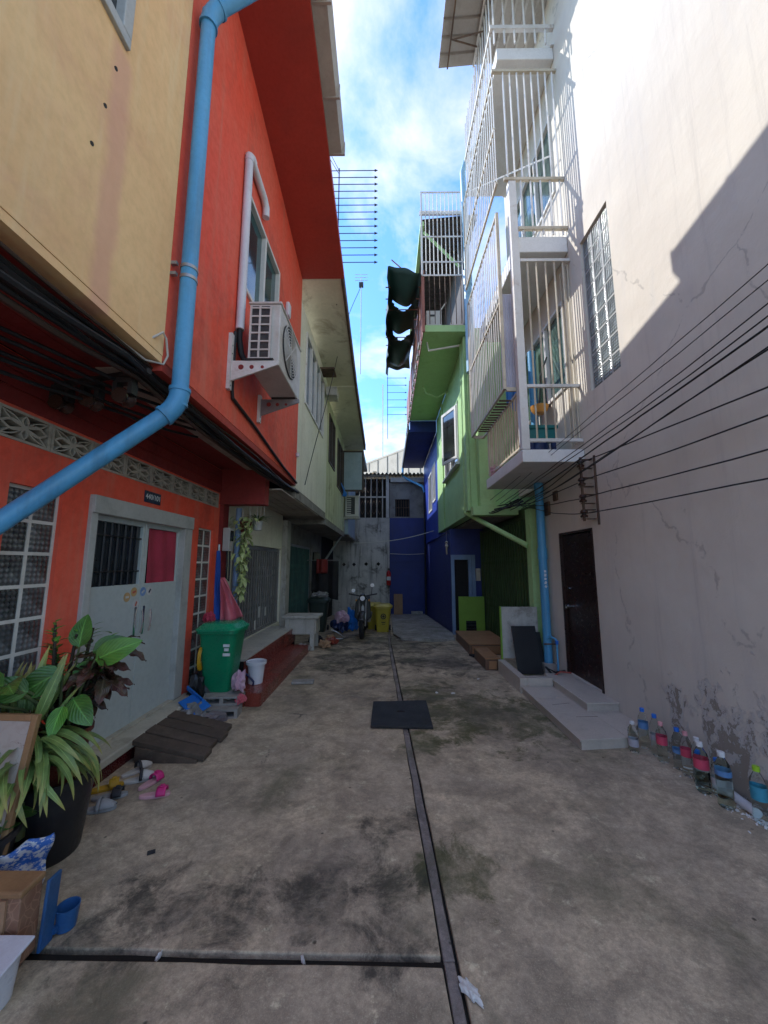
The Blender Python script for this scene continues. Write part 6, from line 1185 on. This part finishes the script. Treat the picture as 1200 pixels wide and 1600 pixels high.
for s in (-1, 1): MB().tube([(bx0 + s * .075, 8.75, bz0 + .29), (bx0 + s * .075, 8.98, bz0 + .85)], .02, 8).build('fork_leg', 'grey_steel', mbk, smooth=True)
MB().prism([(bx0 - .20, bz0 + .45), (bx0 - .10, bz0 + .35), (bx0 + .10, bz0 + .35), (bx0 + .20, bz0 + .45), (bx0 + .17, bz0 + .80), (bx0 + .08, bz0 + .90), (bx0 - .08, bz0 + .90), (bx0 - .17, bz0 + .80)], 'y', 9.02, 9.10).build('leg_shield', 'black_plastic', mbk, bevel=.02)
MB().lathe([(0, -.10), (.07, -.08), (.085, 0), (.06, .07), (0, .09)], (bx0, 8.93, bz0 + .90), 14, caps=False).build('headlamp_cowl', 'black_plastic', mbk, smooth=True); MB().tube([(bx0, 8.85, bz0 + .89), (bx0, 8.84, bz0 + .89)], .055, 16).build('headlamp', 'headlight', mbk)
MB().prism([(bx0 - .03, bz0 + .55), (bx0, bz0 + .50), (bx0 + .03, bz0 + .55), (bx0 + .03, bz0 + .68), (bx0, bz0 + .74), (bx0 - .03, bz0 + .68)], 'y', 8.985, 9.015).build('shield_badge', 'sticker_white', mbk)
MB().box(bx0 - .09, bx0 + .09, 8.70, 8.71, bz0 + .46, bz0 + .58).build('number_plate', 'sticker_white', mbk, bevel=.004)
MB().tube([(bx0 - .33, 9.02, bz0 + .98), (bx0 - .2, 8.98, bz0 + .96), (bx0, 8.96, bz0 + .92), (bx0 + .2, 8.98, bz0 + .96), (bx0 + .33, 9.02, bz0 + .98)], .015, 8).build('handlebar', 'black_steel', mbk, smooth=True)
for s, zz in ((-1, 1.06), (1, 1.18)):
    m_ = MB().tube([(bx0 + s * .2, 8.98, bz0 + .96), (bx0 + s * .22, 8.98, bz0 + zz - .04)], .007, 6).build('mirror', 'black_steel', mbk); MB().tube([(bx0 + s * .22, 8.955, bz0 + zz), (bx0 + s * .22, 8.945, bz0 + zz)], .048, 16).build('glass', 'headlight', m_); MB().tube([(bx0 + s * .22, 8.96, bz0 + zz), (bx0 + s * .22, 8.985, bz0 + zz)], [.052, .03], 16).build('back_shell', 'black_plastic', m_)
    MB().lathe([(0, -.03), (.03, 0), (0, .03)], (bx0 + s * .15, 8.93, bz0 + .84), 8, caps=False).build('indicator', 'orange_cap', mbk)
MB().prism([(9.25, bz0 + .72), (9.3, bz0 + .80), (9.6, bz0 + .78), (10.05, bz0 + .86), (10.1, bz0 + .80), (9.6, bz0 + .68)], 'x', bx0 - .12, bx0 + .12).build('saddle', 'black_rubber', mbk, bevel=.02); MB().prism([(9.1, bz0 + .5), (9.3, bz0 + .7), (10.1, bz0 + .78), (10.0, bz0 + .5), (9.5, bz0 + .32)], 'x', bx0 - .10, bx0 + .10).build('body', 'black_plastic', mbk, bevel=.02)
MB().tube([(bx0 + .12, 9.5, bz0 + .3), (bx0 + .14, 10.2, bz0 + .4)], .04, 10).build('exhaust', 'grey_steel', mbk, smooth=True)
# ================================================================== foreground left: pots, boards, boxes
def pot(cx, cy, r0, r1, h, mat, lab, z0=0.0, nm='plant_pot'):
    t = thing(nm, (cx, cy, z0), lab, 'pot')
    MB().lathe([(0, 0), (r0, 0), (r0 + .005, .01), (r1 * .98, h * .9), (r1 * 1.06, h * .91), (r1 * 1.06, h), (r1 * .98, h), (r1 * .93, h * .88), (0, h * .87)], (cx, cy, z0), 32, caps=False).build('vessel', mat, t, smooth=True)
    MB().lathe([(0, h * .9), (r1 * .6, h * .905), (r1 * .92, h * .885)], (cx, cy, z0), 24, caps=False).build('earth', 'soil', t); return t
pot(-1.92, 2.34, .155, .205, .42, 'black_plastic', 'tall black plastic plant pot nearest the shoes'); pot(-2.0, 1.93, .17, .215, .34, 'black_plastic', 'wide black plastic pot behind the printed bag'); pot(-1.92, 2.36, .12, .15, .27, 'clay_pot', 'glazed red-brown pot nested inside the tall black one', .375)
fbd = thing('framed_board', (-2.0, 1.95, .1), 'cracked pale board in a pine frame leaning before the pots', 'board')
def lean(p): return p
M_ = Matrix.Translation(Vector((-1.80, 1.93, .13))) @ Euler((R(-7), R(3), R(4))).to_matrix().to_4x4()
def lbox(x0, x1, y0, y1, z0, z1): 
    m = MB(); q = MB().box(x0, x1, y0, y1, z0, z1); m.v = [tuple(M_ @ Vector(v)) for v in q.v]; m.f = q.f; return m
lbox(-.62, -.03, .004, .016, .03, .69).build('panel', 'cracked_board', fbd); lbox(-.03, .0, 0, .03, 0, .72).build('frame_stile', 'pine_wood', fbd, bevel=.003); lbox(-.62, -.03, 0, .03, .69, .72).build('frame_rail', 'pine_wood', fbd, bevel=.003); lbox(-.62, -.03, 0, .03, 0, .03).build('frame_rail', 'pine_wood', fbd, bevel=.003)
pb = tag(MB().sheet(lambda u, v: (-1.86 + .20 * u + .012 * math.sin(v * 9), 1.90 + .16 * u + .03 * (1 - v) * -1 + .008 * math.sin(u * 17 + v * 5), .045 + .21 * v + .035 * u + .014 * math.sin(u * 12)), 14, 12).build('printed_bag', 'printed_bag', smooth=True, solid=.01), 'blue and white printed sack leaning on the wide black pot', 'sack')
cbx = thing('printed_box', (-1.8, 1.75, 0), 'brown box printed with pebble pattern and a pine top edge', 'box')
MB().box(-2.25, -1.47, 1.70, 1.80, .012, .272).build('case', 'printed_card', cbx, bevel=.004); MB().box(-2.26, -1.463, 1.692, 1.808, .273, .30).build('top_edge', 'pine_wood', cbx, bevel=.008)
MB().box(-1.55, -1.52, 1.689, 1.699, .015, .27).build('corner_strip', 'cardboard', cbx)
bs = thing('blue_scoop', (-1.44, 1.9, 0), 'blue plastic scoop with upright board handle beside the printed box', 'scoop')
MB().obox((-1.452, 1.83, .13), (.014, .07, .26), (R(-4), 0, R(4))).build('handle', 'scoop_blue', bs, bevel=.004)
MB().lathe([(0, .004), (.036, .004), (.046, .09), (.042, .09), (.033, .012), (0, .012)], (-1.43, 1.905, 0), 18, caps=False).build('cup', 'scoop_blue', bs, smooth=True); MB().obox((-1.445, 1.87, .03), (.02, .04, .02)).build('neck', 'scoop_blue', bs)
wl_ = thing('white_tub', (-1.50, 1.58, 0), 'white plastic tub with a flat lid in front of the printed box', 'tub'); MB().lathe([(0, 0), (.10, 0), (.115, .15), (0, .15)], (-1.50, 1.58, .0), 24, (1.0, .8, .5), caps=False).build('tub', 'white_plastic', wl_, smooth=True); MB().obox((-1.50, 1.58, .160), (.25, .20, .012), (0, R(5), .1)).build('lid', 'white_plastic', wl_, bevel=.005)
# leaves --------------------------------------------------------------
def leaf_mesh(nm, L, W_, mat, curl=.3, fold=.25, tipw=1.0, pw=.8, n=12, m=6, ruffle=0.0):
    vs, fs, uv = [], [], []
    for i in range(n + 1):
        t = i / n; w = W_ / 2 * (math.sin(math.pi * min(1, t ** pw)) ** .75) * (1 + .0 * t); a = curl * t
        x = L * (math.sin(a) / curl if abs(curl) > 1e-3 else t); z = -L * ((1 - math.cos(a)) / curl if abs(curl) > 1e-3 else 0)
        for j in range(m + 1):
            s = j / m * 2 - 1; vs.append((x, w * s, z + abs(s) * w * fold + ruffle * math.sin(t * 16 + s * 2) * abs(s))); uv.append((t, j / m))
    for i in range(n):
        for j in range(m): fs.append((i * (m + 1) + j, i * (m + 1) + j + 1, (i + 1) * (m + 1) + j + 1, (i + 1) * (m + 1) + j))
    me = bpy.data.meshes.new(nm); me.from_pydata(vs, [], fs); ul = me.uv_layers.new(name='UVMap')
    for p in me.polygons:
        p.use_smooth = True
        for li, vi in zip(p.loop_indices, p.vertices): ul.data[li].uv = uv[vi]
    me.materials.append(MATS[mat]); return me
def put_leaf(par, me, base, tip_dir, up=(0, 0, 1), s=1.0, roll=0.0, nm='leaf'):
    d = Vector(tip_dir).normalized(); u = Vector(up); y = u.cross(d); y = y.normalized() if y.length > 1e-4 else Vector((0, 1, 0)); z = d.cross(y)
    mt_ = Matrix((d, y, z)).transposed() @ Euler((roll, 0, 0)).to_matrix()
    return piece(par, nm, me, base, mt_.to_euler(), (s, s, s))
broad = leaf_mesh('leaf', .26, .145, 'leaf_bright', .5, .12, pw=.72); broad2 = leaf_mesh('leaf', .24, .15, 'leaf_mid', .6, .15, pw=.7); strap = leaf_mesh('leaf', .36, .042, 'leaf_strap', 1.5, .35, pw=.6); strap2 = leaf_mesh('leaf', .30, .045, 'leaf_strap', .5, .4, pw=.6); crot = leaf_mesh('leaf', .13, .06, 'leaf_croton', .6, .2, pw=.8, ruffle=.006); spike = leaf_mesh('leaf', .045, .016, 'leaf_bright', .5, .2, n=4, m=2, pw=.7); spike2 = leaf_mesh('leaf', .05, .02, 'leaf_mid', .5, .2, n=4, m=2, pw=.7)
rn = random.Random(17)
# broad leaved plant in the red-brown pot
PC = Vector((-1.92, 2.36, .58))
bp = thing('broad_leaf_plant', PC, 'glossy broad leaved plant growing from the red-brown pot', 'plant')
for (tx, ty, tz, dx_, dy_, dz_, s, mm_) in ((-1.70, 2.28, 1.05, .8, .02, .40, 1.0, broad), (-1.78, 2.36, 1.08, .7, .2, .25, .9, broad2), (-1.85, 2.24, 1.00, -.55, -.5, -.35, 1.0, broad2), (-1.88, 2.38, 1.10, -.05, .05, 1, .85, broad2), (-1.76, 2.16, .84, .10, -.5, -.55, .62, broad), (-1.76, 2.22, .86, .55, -.3, -.35, .85, broad2),
        (-1.96, 2.02, .99, -.85, -.35, .05, 1.15, broad2), (-2.0, 1.95, .93, -.85, -.3, -.15, 1.15, broad), (-1.98, 2.06, .98, .45, -.5, .15, .85, broad2), (-1.94, 2.14, .92, -.6, -.6, .3, .9, broad2), (-1.84, 2.3, .95, .5, .4, .3, .8, broad2)):
    b0 = PC + Vector((rn.uniform(-.05, .05), rn.uniform(-.05, .05), 0)); tip = Vector((tx, ty, tz)); mid = b0.lerp(tip, .5) + Vector((0, 0, .06))
    MB().tube([b0, mid, tip], [.010, .008, .006], 7).build('stalk', 'stem_green', bp, smooth=True); put_leaf(bp, mm_, tip, (dx_, dy_, dz_), up=(.35, -.75, .6) if abs(dz_) < .9 else (.3, -1, 0), s=s, roll=rn.uniform(-.25, .25))
# crown of thorns
ct = thing('thorny_plant', (-2.0, 2.48, .3), 'thorny stemmed plant with tufts of small green leaves before the door', 'plant')
for k in range(11):
    b0 = Vector((-2.0 + rn.uniform(-.06, .06), 2.46 + rn.uniform(-.05, .05), .30)); tp2 = Vector((-2.16 + k * .045 + rn.uniform(-.02, .02), 2.44 + rn.uniform(-.1, .1), 1.0 + rn.uniform(-.1, .24))); pts = [b0, b0.lerp(tp2, .5) + Vector((rn.uniform(-.03, .03), rn.uniform(-.03, .03), .03)), tp2]
    MB().tube(pts, [.014, .012, .008], 6).build('stem', 'stem_dark', ct, smooth=True)
    for q in range(24):
        t_ = .45 + .57 * q / 23; p = pts[0].lerp(pts[1], t_ * 2) if t_ < .5 else pts[1].lerp(pts[2], (t_ - .5) * 2); a_ = rn.uniform(0, 6.28); put_leaf(ct, spike if q > 17 else spike2, p, (math.cos(a_), math.sin(a_), .6), s=rn.uniform(1.1, 2.0))
# strap leaves
sp = thing('strap_leaf_plant', (-1.92, 2.2, .35), 'plant with long arching strap leaves drooping over the black pots', 'plant')
for k in range(84):
    a_ = rn.uniform(-2.6, .7); e_ = rn.uniform(-.15, .6); b0 = (-1.94 + .07 * math.cos(a_) + rn.uniform(-.10, .08), 2.16 + .07 * math.sin(a_) + rn.uniform(-.08, .08), .60 + rn.uniform(-.10, .12)); put_leaf(sp, strap, b0, (math.cos(a_), math.sin(a_) * .8 - .1, e_), s=rn.uniform(.65, 1.08), roll=rn.uniform(-.5, .5))
for k in range(16):
    b0 = (-2.08 + rn.uniform(-.10, .2), 2.2 + rn.uniform(-.08, .08), .66 + rn.uniform(-.05, .12)); put_leaf(sp, strap2, b0, (rn.uniform(-.3, .4), rn.uniform(-.2, .2), 1), up=(0, -1, 0), s=rn.uniform(.85, 1.25), roll=rn.uniform(-.6, .6))
MB().tube([(-1.94, 2.14, .20), (-1.94, 2.16, .62)], [.06, .04], 10).build('crown_base', 'stem_green', sp, smooth=True)
# croton
cp = thing('croton_plant', (-1.86, 2.42, .6), 'dark red and green croton with drooping leaves beside the door', 'plant')
for k in range(6):
    tp2 = Vector((-1.80 + rn.uniform(-.08, .12), 2.38 + rn.uniform(-.06, .1), .84 + .05 * k)); MB().tube([(-1.90, 2.40, .58), (-1.86, 2.40, .74), tp2], [.01, .009, .007], 6).build('stem', 'stem_dark', cp, smooth=True)
    for q in range(12):
        a_ = q * 2.4 + k; put_leaf(cp, crot, tp2 + Vector((rn.uniform(-.03, .03), rn.uniform(-.03, .03), rn.uniform(-.06, .04))), (math.cos(a_), math.sin(a_), rn.uniform(-.8, .5)), s=rn.uniform(.9, 1.5), roll=rn.uniform(-.5, .5))
# low leaves around the wide pot
lw = thing('ground_plant', (-1.95, 1.93, .3), 'small dark leafy plant sprouting from the wide black pot', 'plant')
for k in range(30):
    a_ = rn.uniform(0, 6.28); put_leaf(lw, broad2, (-1.93 + rn.uniform(-.12, .12), 1.95 + rn.uniform(-.1, .1), .30 + rn.uniform(0, .14)), (math.cos(a_), math.sin(a_), rn.uniform(-.3, .9)), s=rn.uniform(.35, .62), roll=rn.uniform(-.5, .5))
for k in range(6): MB().tube([(-1.95 + .02 * k, 1.95, .28), (-1.92 + .03 * k, 1.92, .42)], .005, 5).build('stem', 'stem_green', lw)
# hanging plants under the red house soffit
hp = thing('trailing_plant', (-2.0, 5.42, 2.2), 'pale green trailing plant hanging in a long tail from a pot', 'plant')
MB().lathe([(0, 0), (.07, 0), (.10, .14), (.105, .15), (.09, .14), (0, .12)], (-2.06, 5.42, 2.06), 16, caps=False).build('pot', 'clay_pot', hp, smooth=True)
for s in (-1, 1): MB().tube([(-2.06 + s * .09, 5.42, 2.20), (-2.06, 5.42, 2.72)], .004, 4).build('hanger', 'white_cable', hp)
tl = leaf_mesh('leaf', .075, .034, 'leaf_trail', .8, .2, n=4, m=2); tm_ = MB()
for k in range(260):
    if k < 70: p = Vector((-2.06 + rn.gauss(0, .075), 5.42 + rn.gauss(0, .06), 2.2 + rn.uniform(-.05, .09)))
    else:
        t_ = (k - 70) / 190; p = Vector((-2.01 - .03 * t_ + rn.gauss(0, .055 * (1 - .6 * t_)), 5.33 + rn.gauss(0, .035), 2.2 - 1.05 * t_))
    a_ = rn.uniform(0, 6.28); put_leaf(hp, tl, p, (math.cos(a_), math.sin(a_), rn.uniform(-.9, .2)), s=rn.uniform(1.1, 1.8))
MB().tube([(-2.02, 5.34, 2.2), (-2.03, 5.33, 1.6), (-2.05, 5.33, 1.15)], .012, 6).build('vine', 'stem_green', hp)
hs = thing('hanging_spider_plant', (-1.86, 5.55, 2.2), 'tufted dark green plant hanging in a small grey pot', 'plant')
MB().lathe([(0, 0), (.06, 0), (.075, .13), (.06, .12), (0, .11)], (-1.92, 5.55, 2.10), 14, caps=False).build('pot', 'grey_frame', hs, smooth=True)
for s in (-1, 1): MB().tube([(-1.92 + s * .06, 5.55, 2.23), (-1.92, 5.55, 2.72)], .004, 4).build('hanger', 'white_cable', hs)
ss = leaf_mesh('leaf', .26, .022, 'leaf_mid', 1.2, .3, n=7, m=2)
for k in range(36): a_ = rn.uniform(0, 6.28); put_leaf(hs, ss, (-1.92, 5.55, 2.22), (math.cos(a_) * .7, math.sin(a_) * .7, rn.uniform(.3, 1.3)), s=rn.uniform(.7, 1.2))
